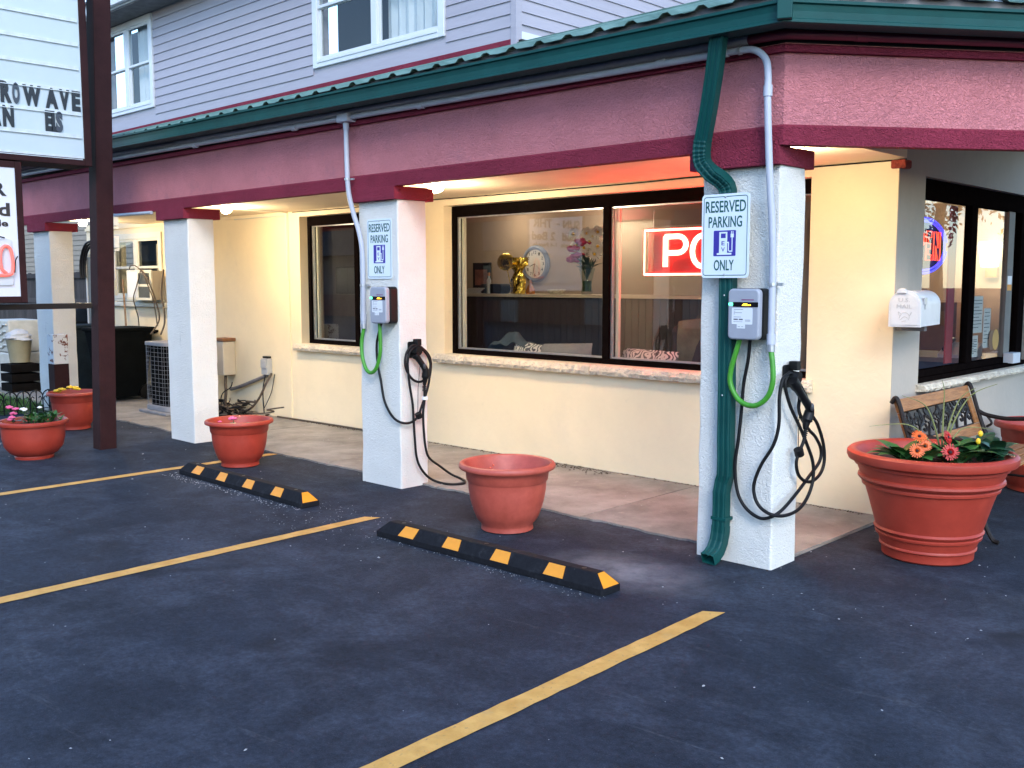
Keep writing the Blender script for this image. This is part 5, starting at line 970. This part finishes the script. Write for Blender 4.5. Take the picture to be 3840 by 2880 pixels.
t = thing('desk_phone', (-.6, 4.4, .9), 'white desk phone with dark handset behind the side window', 'phone'); mb = MB(); mb.add([(-.75, 4.25, .901), (-.45, 4.25, .901), (-.45, 4.5, .901), (-.75, 4.5, .901), (-.75, 4.25, .93), (-.45, 4.25, .93), (-.45, 4.5, 1.03), (-.75, 4.5, 1.03)], [(0, 1, 2, 3), (4, 5, 6, 7), (0, 1, 5, 4), (1, 2, 6, 5), (2, 3, 7, 6), (3, 0, 4, 7)]); mb.build('base', STK, t); mb = MB(); mb.tube(spline([(-.7, 4.28, .97), (-.7, 4.38, 1.03), (-.7, 4.48, 1.05)], 4), .025, 8); mb.build('handset', BLACK, t)
t = thing('shelf_cabinet', (-2.0, 6.3, .15), 'wooden cabinet along the far office wall', 'cabinet'); mb = MB(); mb.box(-2.15, -1.35, 6.35, 6.79, .15, 1.35); mb.build('case', mat('cabinet_wood', (.22, .12, .06), .5, .2, 4), t); mb = MB(); mb.box(-2.1, -1.76, 6.33, 6.3495, .3, 1.25); mb.build('door', mat('cabinet_door', (.3, .17, .09), .5), t); mb = MB(); mb.box(-1.74, -1.4, 6.33, 6.3495, .3, 1.25); mb.build('door', mat('cabinet_door', (.3, .17, .09), .5), t)
# ---------------------------------------------------------------- clutter along the left wall
ac = thing('window_air_conditioner', (-10.28, 1.5, 1.34), 'cream window air conditioner sticking out of the left window', 'air conditioner')
mb = MB(); mb.box(-10.62, -9.93, 1.44, 1.61, 1.345, 1.73); mb.build('case', mat('ac_beige', (.42, .37, .29), .5, .08), ac, bevel=.008)
mb = MB(); mb.box(-10.63, -9.92, 1.415, 1.4395, 1.335, 1.74); fr = mb.build('front_grille', CREAMV, ac, bevel=.008)
DKG = mat('vent_dark', (.05, .055, .05), .6, .2, 30)
for z0, z1 in ((1.375, 1.52), (1.555, 1.70)):
    mb = MB(); mb.box(-10.28, -9.97, 1.411, 1.416, z0, z1); v_ = mb.build('vent', DKG, fr)
mb = MB(); mb.box(-10.60, -10.30, 1.410, 1.416, 1.37, 1.71); mb.build('control_panel', WHITEV, fr, bevel=.003)
tag(ac, ac['label'], 'air conditioner')
hs = thing('hanging_hoses', (-10.1, 1.5, 1.0), 'loops of old hose and cord hanging over the window air conditioner', 'hose'); HB = mat('hose_brown', (.07, .05, .035), .6, .3, 20)
for pts, r_ in (([(-10.495, 1.40, 1.758), (-10.418, 1.38, 1.80), (-10.292, 1.38, 1.80), (-10.15, 1.38, 1.745), (-10.153, 1.38, 1.702), (-10.293, 1.39, 1.518), (-10.39, 1.39, 1.371), (-10.466, 1.45, 1.222), (-10.5, 1.5, 1.073), (-10.48, 1.5, .75)], .008), ([(-10.15, 1.39, 1.745), (-9.98, 1.38, 1.652), (-9.886, 1.40, 1.491), (-9.819, 1.42, 1.33), (-9.80, 1.45, 1.092), (-9.75, 1.3, .9)], .011), ([(-10.15, 1.38, 1.75), (-10.02, 1.37, 1.66), (-9.93, 1.39, 1.49), (-9.86, 1.41, 1.33), (-9.86, 1.45, 1.0)], .008), ([(-9.826, 1.55, 1.741), (-9.777, 1.5, 1.614), (-9.755, 1.47, 1.378), (-9.666, 1.45, 1.256), (-9.60, 1.42, 1.05), (-9.58, 1.35, .9)], .012)):
    mb = MB(); mb.tube(spline(pts, 6), r_, 8); mb.build('hose', HB, hs, smooth=True)
cd = thing('condenser_unit', (-8.4, 1.1, 0), 'dark round cornered air conditioning condenser behind its wire grille', 'condenser'); x0, x1, y0, y1 = -8.86, -8.30, .76, 1.32
def rr_ring(off, r=.10, n=6): return [(x0 - off + p[0], y0 - off + p[1]) for p in rrect(x1 - x0 + 2 * off, y1 - y0 + 2 * off, r, n)]
mb = MB()
mb.prism(rr_ring(-.03), (0, 0, .10), X, Y, Z, .73); mb.build('coil', mat('coil_black', (.003, .003, .0035), .9, .3, 50, spec=.05), cd)
mb = MB(); mb.prism(rr_ring(.012), (0, 0, .05), X, Y, Z, .06); mb.build('base_band', mat('condenser_grey', (.26, .26, .275), .6, .15, 6), cd, bevel=.008); mb = MB(); mb.prism(rr_ring(.012), (0, 0, .825), X, Y, Z, .045); mb.build('top_cover', mat('condenser_grey', (.26, .26, .275), .6, .15, 6), cd, bevel=.008)
ring = rr_ring(.004, .10, 4); mb = MB()
for k in range(14): mb.tube([(a, b, .135 + .051 * k) for a, b in ring], .0017, 4, closed=True)
per = []; q = ring + [ring[0]]
for i in range(len(q) - 1):
    d = math.dist(q[i], q[i + 1]); n = max(1, round(d / .085)); per += [(q[i][0] + (q[i + 1][0] - q[i][0]) * k / n, q[i][1] + (q[i + 1][1] - q[i][1]) * k / n) for k in range(n)]
for a, b in per: mb.tube([(a, b, .10), (a, b, .83)], .0017, 4)
mb.build('wire_grille', mat('grille_grey', (.2, .205, .22), .6, .1), cd)
mb = MB(); mb.box(-8.92, -8.24, .70, 1.38, .0145, .049); mb.build('base_pad', mat('pad_grey', (.22, .22, .23), .8, .2, 6), cd, bevel=.01)
for k in range(3): mb = MB(); leaf(mb, (-8.6 + .18 * k, 1.0, .875), k * 1.3, .25, .2, .09, .4, 4); mb.build('dead_leaf', mat('dead_leaf', (.16, .10, .06), .9, .3, 20), cd, fix=False)
mt_ = thing('meter_box', (-8.3, 1.5, .45), 'beige electrical box with rusty lid on the cream wall', 'electrical box'); BG_ = mat('box_beige', (.52, .47, .38), .6, .08, 6)
mb = MB(); mb.box(-8.42, -8.19, 1.44, 1.609, .447, .86); mb.build('box', BG_, mt_, bevel=.012); mb = MB(); mb.box(-8.435, -8.18, 1.43, 1.612, .861, .90); mb.build('lid', mat('rust_brown', (.20, .09, .04), .8, .4, 15), mt_, bevel=.006)
mb = MB(); mb.box(-8.40, -8.33, 1.436, 1.4395, .60, .80); mb.build('paper_label', STK, mt_); mb = MB(); mb.tube(spline([(-8.25, 1.5, .45), (-8.21, 1.47, .342), (-8.17, 1.45, .25), (-8.16, 1.42, .05)], 5), .018, 8); mb.build('feed_pipe', HB, mt_, smooth=True)
ob = thing('wall_outlet', (-7.44, 1.58, .5), 'small grey outdoor outlet with dangling wires on the cream wall', 'outlet'); mb = MB(); mb.box(-7.51, -7.385, 1.535, 1.609, .50, .69); mb.build('box', mat('outlet_grey', (.4, .41, .42), .5, .1), ob, bevel=.006)
mb = MB(); mb.box(-7.50, -7.395, 1.52, 1.5345, .58, .675); mb.build('flap', mat('outlet_grey', (1, 1, 1)), ob, bevel=.004); mb = MB(); mb.box(-7.50, -7.39, 1.55, 1.60, .691, .715); mb.build('cap', BLACK, ob, bevel=.004)
for pts, r_ in (([(-7.46, 1.56, .50), (-7.45, 1.52, .357), (-7.43, 1.5, .246), (-7.38, 1.48, .06)], .008), ([(-7.36, 1.58, .52), (-7.36, 1.5, .40), (-7.46, 1.46, .22), (-7.58, 1.42, .10), (-7.75, 1.38, .05)], .013), ([(-7.33, 1.6, .51), (-7.33, 1.55, .3), (-7.42, 1.5, .10)], .005), ([(-8.017, 1.45, 0.38), (-7.976, 1.4, 0.322), (-8.083, 1.36, 0.252), (-8.103, 1.34, 0.157), (-8.003, 1.32, 0.08), (-7.8, 1.32, 0.05)], .007)):
    mb = MB(); mb.tube(spline(pts, 6), r_, 8); mb.build('wire', HB if r_ > .008 else CABLE, ob, smooth=True)
mb = MB(); mb.tube(spline([(-7.45, 1.575, .49), (-7.72, 1.575, .41), (-8.05, 1.57, .315), (-8.25, 1.565, .27)], 5), .022, 8); mb.build('slanted_pipe', GREYB, ob, smooth=True)
tg = thing('cable_pile', (-7.75, 1.35, .015), 'tangle of black cables and dry sticks on the walkway behind the pink flower planter', 'cable pile'); rr = random.Random(11)
for k in range(16):
    c0 = Vector((-7.85 + rr.uniform(-.35, .4), 1.38 + rr.uniform(-.16, .14), .03 + .05 * rr.random())); pts = [c0]
    for q in range(5): pts.append(Vector((pts[-1].x + rr.uniform(-.2, .2), min(1.57, max(1.1, pts[-1].y + rr.uniform(-.12, .12))), max(.025, min(.17, pts[-1].z + rr.uniform(-.05, .07))))))
    mb = MB(); mb.tube(spline(pts, 5), rr.uniform(.006, .013), 7); mb.build('cable' if k % 3 else 'stick', CABLE if k % 3 else HB, tg, smooth=True)
for k in range(14): mb = MB(); leaf(mb, (-7.8 + rr.uniform(-.4, .5), 1.4 + rr.uniform(-.2, .15), .03 + .07 * rr.random()), rr.uniform(0, 6.28), rr.uniform(-.2, .5), .11, .06, .5, 4); mb.build('dead_leaf', mat('dead_leaf', (1, 1, 1)), tg, fix=False)
mb = MB(); mb.tube(spline([(-7.2, 1.54, .03), (-6.6, 1.585, .025), (-5.9, 1.58, .03), (-5.0, 1.585, .025)], 6), .010, 7); tag(mb.build('base_hose', HB, smooth=True), 'thin brown hose lying along the foot of the cream wall', 'hose')
dp = MB(); dp.box(-10.62, -10.52, 1.53, 1.609, .02, .93); dp.build('drainpipe', BG_, bld, bevel=.01)
br = thing('broom_stick', (-10.63, 1.45, .02), 'long wooden broom stick leaning on the wall beside the dark bin', 'broom')
mb = MB(); mb.tube([(-10.60, 1.40, .02), (-11.06, 1.56, 1.62)], .014, 8); mb.build('handle', mat('stick_wood', (.25, .15, .08), .7, .3, 8), br, smooth=True)
a, b = Vector((-10.60, 1.40, .02)), Vector((-11.06, 1.56, 1.62)); mb = MB(); mb.tube([a.lerp(b, .36), a.lerp(b, .42)], .0155, 8); mb.build('yellow_tape', PETY, br)
def wheelie(x, y, lab, m_, rz=0):
    t = thing('wheelie_bin', (x, y, .014), lab, 'bin', 'wheelie bins'); mb = MB(); rot = Matrix.Translation((x, y, 0)) @ Matrix.Rotation(rz, 4, 'Z')
    vs = []
    for z, w, d in ((.06, .22, .24), (.85, .29, .33), (.93, .30, .34)):
        for p in rrect(2 * w, 2 * d, .05, 3): vs.append((p[0] - w, p[1] - d, z))
    n = 16; fs = [(i * n + j, i * n + (j + 1) % n, i * n + n + (j + 1) % n, i * n + n + j) for i in range(2) for j in range(n)] + [tuple(range(n))]; mb.add(vs, fs); mb.xf(rot); mb.build('body', m_, t)
    mb = MB(); mb.prism(rrect(.64, .74, .06, 4), (-.32, -.37, .932), X, Y, Z, .05); mb.xf(rot); mb.build('lid', m_, t, bevel=.015, seg=3)
    mb = MB(); mb.tube([(-.24, .37, .90), (-.24, .43, .92), (.24, .43, .92), (.24, .37, .90)], .016, 8); mb.xf(rot); mb.build('handle', m_, t)
    for s_ in (-.24, .24): mb = MB(); mb.tube([(s_ - .025, .22, .115), (s_ + .025, .22, .115)], .10, 16); mb.xf(rot); mb.build('wheel', BLACK, t)
BIN = mat('bin_black', (.005, .006, .0065), .8, .25, 6, spec=.05); BINB = mat('bin_slate', (.01, .016, .021), .8, .25, 6, spec=.05)
wheelie(-10.35, 1.15, 'black wheelie bin between the brown sign post and the broom stick', BIN, R(6)); wheelie(-11.55, 1.15, 'slate wheelie bin seen just left of the brown sign post', BINB, R(-4))
# wall band, hose and dark door behind the bins at the far left of the wall
mb = MB(); mb.box(-12.28, -11.75, 1.585, 1.608, .02, 1.95); dd = mb.build('service_door', mat('grey_door', (.17, .17, .15), .6, .2, 5), bld, bevel=.006)
mb = MB(); mb.box(-12.295, -12.282, 1.57, 1.608, .02, 2.0); mb.box(-11.748, -11.68, 1.57, 1.608, .02, 2.0); mb.build('door_casing', WHITEV, bld)
hz_ = thing('coiled_hose', (-11.9, 1.5, 1.7), 'black garden hose coiled high on the wall beside the leftmost post', 'hose')
for k in range(3): mb = MB(); mb.tube([(-11.95 + (.3 + .03 * k) * math.cos(R(a)), 1.54 - .02 * k, 1.75 + (.36 + .03 * k) * math.sin(R(a))) for a in range(-20, 200, 12)], .017, 8); mb.build('hose_loop', CABLE, hz_, smooth=True)
# rusty bollard
RUS = mat('rusted_white', (.70, .70, .68), .7, 0)
n = RUS.node_tree.nodes; L = RUS.node_tree.links; nz = n.new('ShaderNodeTexNoise'); nz.inputs['Scale'].default_value = 17; nz.inputs['Detail'].default_value = 5; rp = n.new('ShaderNodeValToRGB'); e = rp.color_ramp.elements; e[0].position = .36; e[0].color = (.14, .035, .015, 1); e[1].position = .42; e[1].color = (.66, .66, .64, 1); tc = n.new('ShaderNodeTexCoord'); L.new(tc.outputs['Object'], nz.inputs['Vector']); L.new(nz.outputs[0], rp.inputs[0]); L.new(rp.outputs[0], n['Principled BSDF'].inputs['Base Color'])
rb_ = thing('steel_bollard', (-9.09, -.16, 0), 'square brown bollard with a rusty peeling white top', 'bollard')
mb = MB(); mb.box(-9.175, -9.005, -.245, -.075, 0, .64); mb.build('painted_shaft', BROWN, rb_, bevel=.004); mb = MB(); mb.box(-9.175, -9.005, -.245, -.075, .6405, .98); mb.build('rusty_top', RUS, rb_, bevel=.004)
# garden edging
ef = thing('garden_edging', (-9.78, -.6, 0), 'low black wire garden fence with hooped panels along the grass', 'fence'); y = -1.45
while y < -.02:
    mb = MB(); c_ = y + .09; xx = -9.80
    mb.tube([(xx, c_ - .075, .0), (xx, c_ - .075, .20)] + [(xx, c_ - .075 * math.cos(R(a)), .20 + .075 * math.sin(R(a))) for a in range(20, 161, 20)] + [(xx, c_ + .075, .20), (xx, c_ + .075, .0)], .008, 5)
    mb.tube([(xx, c_, .0), (xx, c_, .25)], .007, 5); mb.ball((xx, c_, .258), .010, .010, .018, 6, 4)
    for s_ in (-1, 1): mb.tube(spline([(xx, c_, .06), (xx, c_ + s_ * .035, .12), (xx, c_ + s_ * .06, .17), (xx, c_ + s_ * .045, .20), (xx, c_ + s_ * .025, .18)], 4), .006, 5)
    mb.tube([(xx, c_ - .09, .055), (xx, c_ + .09, .055)], .004, 5); mb.build('hoop_panel', BLACK, ef, smooth=True); y += .15
gr = MB(); rr = random.Random(2)
for k in range(5200):
    x, y = rr.uniform(-12.3, -9.85), rr.uniform(-1.5, .12); a = rr.uniform(0, 6.28); h_ = rr.uniform(.05, .13); d = Vector((math.cos(a), math.sin(a), 0)); p = Vector((x, y, .0)); w = Vector((-d.y, d.x, 0)) * .004
    gr.add([p - w, p + w, p + d * h_ * .25 + Z * h_ * .6 + w * .7, p + d * h_ * .5 + Z * h_], [(0, 1, 2), (0, 2, 3)])
go = gr.build('lawn_grass', mat('lawn_green', (.05, .14, .02), .6, .3, 6), fix=False); go['kind'] = 'stuff'; go['label'] = 'short green grass behind the wire garden fence'
mb = MB(); mb.quad((-12.5, -1.5, .004), (-9.84, -1.5, .004), (-9.84, .13, .004), (-12.5, .13, .004)); struct(mb.build('lawn_soil', mat('lawn_soil', (.05, .06, .025), .9, .3, 10)))
# yard junk
CRM = mat('appliance_cream', (.42, .41, .36), .45, .2, 5, .25, 7, bd=.03)
ap = thing('old_appliance', (-12.95, .75, .004), 'discarded cream appliance with an embossed panel standing in the yard', 'appliance')
mb = MB(); mb.box(-13.35, -12.66, .55, 1.05, .01, .55); mb.build('lower_case', CRM, ap, bevel=.02); mb = MB(); mb.box(-13.35, -12.68, .57, 1.03, .555, 1.03); q = mb.build('upper_case', CRM, ap, bevel=.02)
for k in range(4): mb = MB(); mb.tube(spline([(-13.2, .562, .62 + .1 * k), (-12.95, .562, .62 + .1 * k), (-12.86, .562, .66 + .1 * k), (-12.72, .562, .66 + .1 * k)], 4), .016, 6); mb.build('embossed_rib', CRM, q, smooth=True)
mb = MB(); mb.box(-12.655, -12.60, .60, .70, .38, .56); mb.build('handle', WHITEV, ap, bevel=.01)
bk = thing('plastic_bucket', (-12.43, .62, .42), 'tan bucket with a crumpled white bag on top', 'bucket'); mb = MB(); mb.lathe([(0, 0), (.13, 0), (.17, .32), (.18, .33), (.165, .33)], 20, (-12.43, .62, .43)); mb.build('pail', mat('pail_tan', (.28, .25, .16), .6, .15, 6), bk, smooth=True)
mb = MB(); n_, m_ = 12, 7; vs = []
for i in range(m_ + 1):
    for j in range(n_): a = 2 * math.pi * j / n_; r_ = .17 * math.cos(i / m_ * 1.45) * rr.uniform(.8, 1.2); vs.append((-12.43 + r_ * math.cos(a), .62 + r_ * math.sin(a), .75 + .16 * math.sin(i / m_ * 1.5)))
mb.add(vs, [(i * n_ + j, i * n_ + (j + 1) % n_, i * n_ + n_ + (j + 1) % n_, i * n_ + n_ + j) for i in range(m_) for j in range(n_)]); mb.build('white_bag', mat('bag_grey', (.4, .4, .4), .6), bk)
st2 = thing('wooden_crate', (-12.43, .62, .004), 'dark crate under the tan bucket', 'crate')
for z in (.02, .16, .30): mb = MB(); mb.box(-12.64, -12.22, .42, .82, z, z + .11); mb.build('slat_ring', mat('crate_dark', (.006, .005, .0045), .9, .3, 8, spec=.05), st2)
gp = thing('covered_grill', (-13.0, 1.75, .004), 'black covered grill with a red handle behind the cream appliance', 'grill')
mb = MB(); n_, m_ = 18, 10; vs = []
for i in range(m_ + 1):
    for j in range(n_): a = 2 * math.pi * j / n_; f_ = i / m_; r_ = (.55 - .1 * f_) * (1 if f_ < .8 else (1 - (f_ - .8) * 4.6)) * rr.uniform(.96, 1.04); vs.append((-13.0 + 1.1 * r_ * math.cos(a), 1.85 + .8 * r_ * math.sin(a), .01 + 1.22 * f_))
mb.add(vs, [(i * n_ + j, i * n_ + (j + 1) % n_, i * n_ + n_ + (j + 1) % n_, i * n_ + n_ + j) for i in range(m_) for j in range(n_)]); mb.build('cover', BIN, gp, smooth=True)
mb = MB(); mb.tube(spline([(-13.2, 1.35, 1.05), (-12.9, 1.33, 1.08), (-12.6, 1.38, 1.0)], 5), .03, 8); mb.build('handle', mat('red_handle', (.35, .03, .05), .5, .2), gp, smooth=True)
# back fence and the neighbour's clapboard wall
FW = mat('fence_wood', (.045, .036, .032), .85, .4, 4, .4, 30, rnd=.3, stretch=(8, 8, 1)); fe = thing('wooden_fence', (-16, 3.0, 0), 'weathered dark board fence behind the yard', 'fence'); x = -31
while x < -12.2: mb = MB(); mb.box(x, x + .135, 3.0, 3.02, .02, 1.76 + rr.uniform(-.02, .02)); mb.build('board', FW, fe); x += .145
for z in (.35, 1.18, 1.66): mb = MB(); mb.box(-31, -12.2, 2.955, 2.999, z, z + .09); mb.build('rail', FW, fe)
nb = thing('neighbour_house', (-19, 6, 0), 'tan clapboard house beyond the board fence', 'house'); TAN = mat('tan_clapboard', (.30, .25, .19), .7, .1, 4, rnd=.05)
mb = MB(); mb.box(-45, -12.5, 6.02, 9, 0, 4.2); mb.build('wall', TAN, nb); z = .4
while z < 4.1: mb = MB(); mb.add([(x, y, zz) for x in (-45, -12.5) for y, zz in ((6.019, z), (5.995, z), (6.012, z + .125), (6.019, z + .125))], [(0, 1, 2, 3), (7, 6, 5, 4), (0, 4, 5, 1), (1, 5, 6, 2), (2, 6, 7, 3), (3, 7, 4, 0)]); mb.build('clapboard', TAN, nb); z += .125
mb = MB(); mb.add([(-45.3, 5.6, 4.1), (-12.2, 5.6, 4.1), (-12.2, 9.2, 5.6), (-45.3, 9.2, 5.6), (-45.3, 5.6, 4.2), (-12.2, 5.6, 4.2), (-12.2, 9.2, 5.7), (-45.3, 9.2, 5.7)], [(0, 1, 2, 3), (4, 5, 6, 7), (0, 1, 5, 4), (1, 2, 6, 5), (2, 3, 7, 6), (3, 0, 4, 7)]); mb.build('roof', mat('shingle', (1, 1, 1)), nb)
# ---------------------------------------------------------------- across the lot (seen only in the window reflections)
mw = thing('motel_wing', (-9, -21, 0), 'single storey brick motel wing across the lot', 'building'); BRK = mat('brick_wing', (.17, .055, .045), .85, .25, 8)
mb = MB(); mb.box(-60, 12, -27, -20, 0, 1.0); mb.build('brick_base', BRK, mw); mb = MB(); mb.box(-60, 12, -27, -20.03, 1.001, 2.9); mb.build('wall', mat('wing_wall', (.22, .16, .14), .8, .1), mw)
mb = MB(); mb.add([(-60.6, -19.2, 2.8), (12.6, -19.2, 2.8), (12.6, -27.6, 2.8), (-60.6, -27.6, 2.8), (-60.6, -23.5, 4.8), (12.6, -23.5, 4.8)], [(0, 1, 5, 4), (2, 3, 4, 5), (1, 2, 5), (3, 0, 4), (0, 3, 2, 1)]); mb.build('roof', mat('wing_roof', (.02, .023, .03), .9, .2), mw)
for k in range(16):
    x = -57.5 + 4.3 * k; mb = MB(); mb.box(x, x + 1.8, -20.035, -19.99, 1.05, 2.3); w_ = mb.build('window', FRAMEB, mw); mb = MB(); mb.box(x + .06, x + .87, -19.992, -19.985, 1.1, 2.25); mb.box(x + .93, x + 1.74, -19.992, -19.985, 1.1, 2.25); mb.build('pane', mat('wing_pane', (.06, .07, .08), .1, .2), w_)
    mb = MB(); mb.box(x + 2.3, x + 3.2, -20.035, -19.98, .02, 2.1); mb.build('door', mat('wing_door', (.30, .28, .26), .5), mw)
def tree(x, y, h, r, lab):
    t = thing('street_tree', (x, y, 0), lab, 'tree', 'trees behind the motel wing' if y < 0 else 'added trees darkening the side window reflection'); q = random.Random(int(x * 7 + 99)); mb = MB(); mb.tube(spline([(x, y, 0), (x + .1, y, h * .3), (x - .1, y + .1, h * .6), (x, y, h * .85)], 4), [.28 - .017 * i for i in range(13)], 8); mb.build('trunk', HB, t, smooth=True)
    mb = MB(); cl = [(x + q.uniform(-r, r) * .75, y + q.uniform(-r, r) * .75, h * .42 + q.uniform(0, h * .5), q.uniform(.25, .5) * r) for _ in range(26)]
    for k in range(3600):
        c = q.choice(cl); a = Vector((q.gauss(0, 1), q.gauss(0, 1), q.gauss(0, 1))).normalized() * c[3] * q.uniform(.6, 1.05); p = Vector(c[:3]) + a; u = Vector((q.gauss(0, 1), q.gauss(0, 1), q.gauss(0, 1))).normalized(); v_ = u.orthogonal(); s_ = q.uniform(.08, .17); mb.add([p - u * s_, p + v_ * s_ * .5, p + u * s_, p - v_ * s_ * .5], [(0, 1, 2, 3)])
    mb.build('crown', mat('tree_leaves', (.035, .06, .022), .7, .35, 1.5), t, fix=False)
SIDE = ['leftmost', 'second from the left', 'third from the left', 'fourth from the left', 'fifth from the left', 'sixth from the left', 'seventh from the left', 'eighth from the left', 'ninth from the left', 'rightmost']
for k, (x, y, h, r) in enumerate(((-66, -34, 12, 6), (-55, -36, 13, 6), (-45, -34, 12, 5.6), (-36, -33, 12, 5), (-27, -33, 11, 5), (-18, -34, 12.5, 5), (-9, -32, 10.5, 4.6), (0, -34, 11.5, 4.8), (9, -33, 11, 4.8), (18, -33, 12, 5))): tree(x, y, h, r, 'leafy tree behind the motel wing across the lot, ' + SIDE[k])
RS = ['nearest', 'second', 'third', 'fourth', 'farthest']
for k, (x, y, h, r) in enumerate(((17, 17, 8.5, 4.2), (14, 24, 9.5, 4.6), (11, 32, 10, 5), (18, 36, 11, 5), (6, 42, 11, 5.5))): tree(x, y, h, r, 'added unseen tree that darkens the side window reflection, ' + RS[k] + ' of that row').__class__  # unseen row added so the side window reflects less bright sky
# ---------------------------------------------------------------- loose chips on the asphalt
pb = MB(); rr = random.Random(8); n_ = 0
def chip(x, y, s_, z=.0):
    a = rr.uniform(0, 3.14); c_, d_ = math.cos(a) * s_, math.sin(a) * s_; e_ = rr.uniform(.4, .8); h_ = s_ * rr.uniform(.4, .8); b = Vector((x, y, z))
    P_ = [b + Vector((c_, d_, h_ * .3)), b + Vector((-d_ * e_, c_ * e_, h_ * .4)), b + Vector((-c_, -d_, h_ * .3)), b + Vector((d_ * e_, -c_ * e_, h_ * .4)), b + Vector((0, 0, h_)), b - Z * .001]; pb.add(P_, [(0, 1, 4), (1, 2, 4), (2, 3, 4), (3, 0, 4), (1, 0, 5), (2, 1, 5), (3, 2, 5), (0, 3, 5)])
for k in range(260):
    x, y = rr.uniform(-9.5, 3.2), rr.uniform(-4.6, .18); chip(x, y, abs(rr.gauss(0, .0035)) + .002)
for k in range(260): chip(rr.uniform(-5.0, -3.1), -.93 + rr.gauss(0, .035) - .02, rr.uniform(.002, .008))
for k in range(160): chip(rr.uniform(-2.2, -.35), -1.03 + rr.gauss(0, .03), rr.uniform(.002, .006))
for k in range(160): chip(rr.uniform(-3.3, -2.0), rr.uniform(-1.3, -.6), rr.uniform(.002, .006))
for k in range(70): chip(rr.uniform(-.3, 1.6), rr.uniform(-.9, 1.6), rr.uniform(.002, .008))
for k in range(260): chip(rr.uniform(-10, -.1), rr.uniform(.25, 1.58), rr.uniform(.002, .007), .0142)
po = pb.build('stone_chips', mat('chip_white', (.36, .36, .37), .8, .4, 60), fix=False); po['kind'] = 'stuff'; po['label'] = 'scattered pale stone chips on the asphalt'
pb = MB()
for k in range(700): chip(rr.uniform(-7.0, -.1), 1.595 - abs(rr.gauss(0, .022)), rr.uniform(.003, .011), .0142)
for k in range(140): chip(rr.uniform(-3.0, -2.3), 1.53 + rr.gauss(0, .05), rr.uniform(.004, .014), .0142)
for k in range(260): chip(rr.uniform(-9, -.1), .205 + rr.gauss(0, .012), rr.uniform(.003, .008), .002)
for k in range(90): chip(rr.choice((-.48, -3.61, -6.76)) + rr.uniform(0, .48), -.012 - abs(rr.gauss(0, .012)), rr.uniform(.003, .008), .001)
do = pb.build('dirt_crumbs', mat('dirt_brown', (.06, .045, .032), .95, .5, 40, spec=.1), fix=False); do['kind'] = 'stuff'; do['label'] = 'dark crumbs of dirt and leaf litter along the foot of the wall'
for (x, y, r_) in ((.75, 2.75, .05), (.68, 2.82, .035)):
    mb = MB(); mb.ball((x, y, .014), r_, r_ * .7, .016, 10, 6); tag(mb.build('white_pebble', STK, smooth=True), 'flat white pebble on the asphalt under the bench' if r_ > .04 else 'smaller white pebble behind the flat one under the bench', 'pebble')
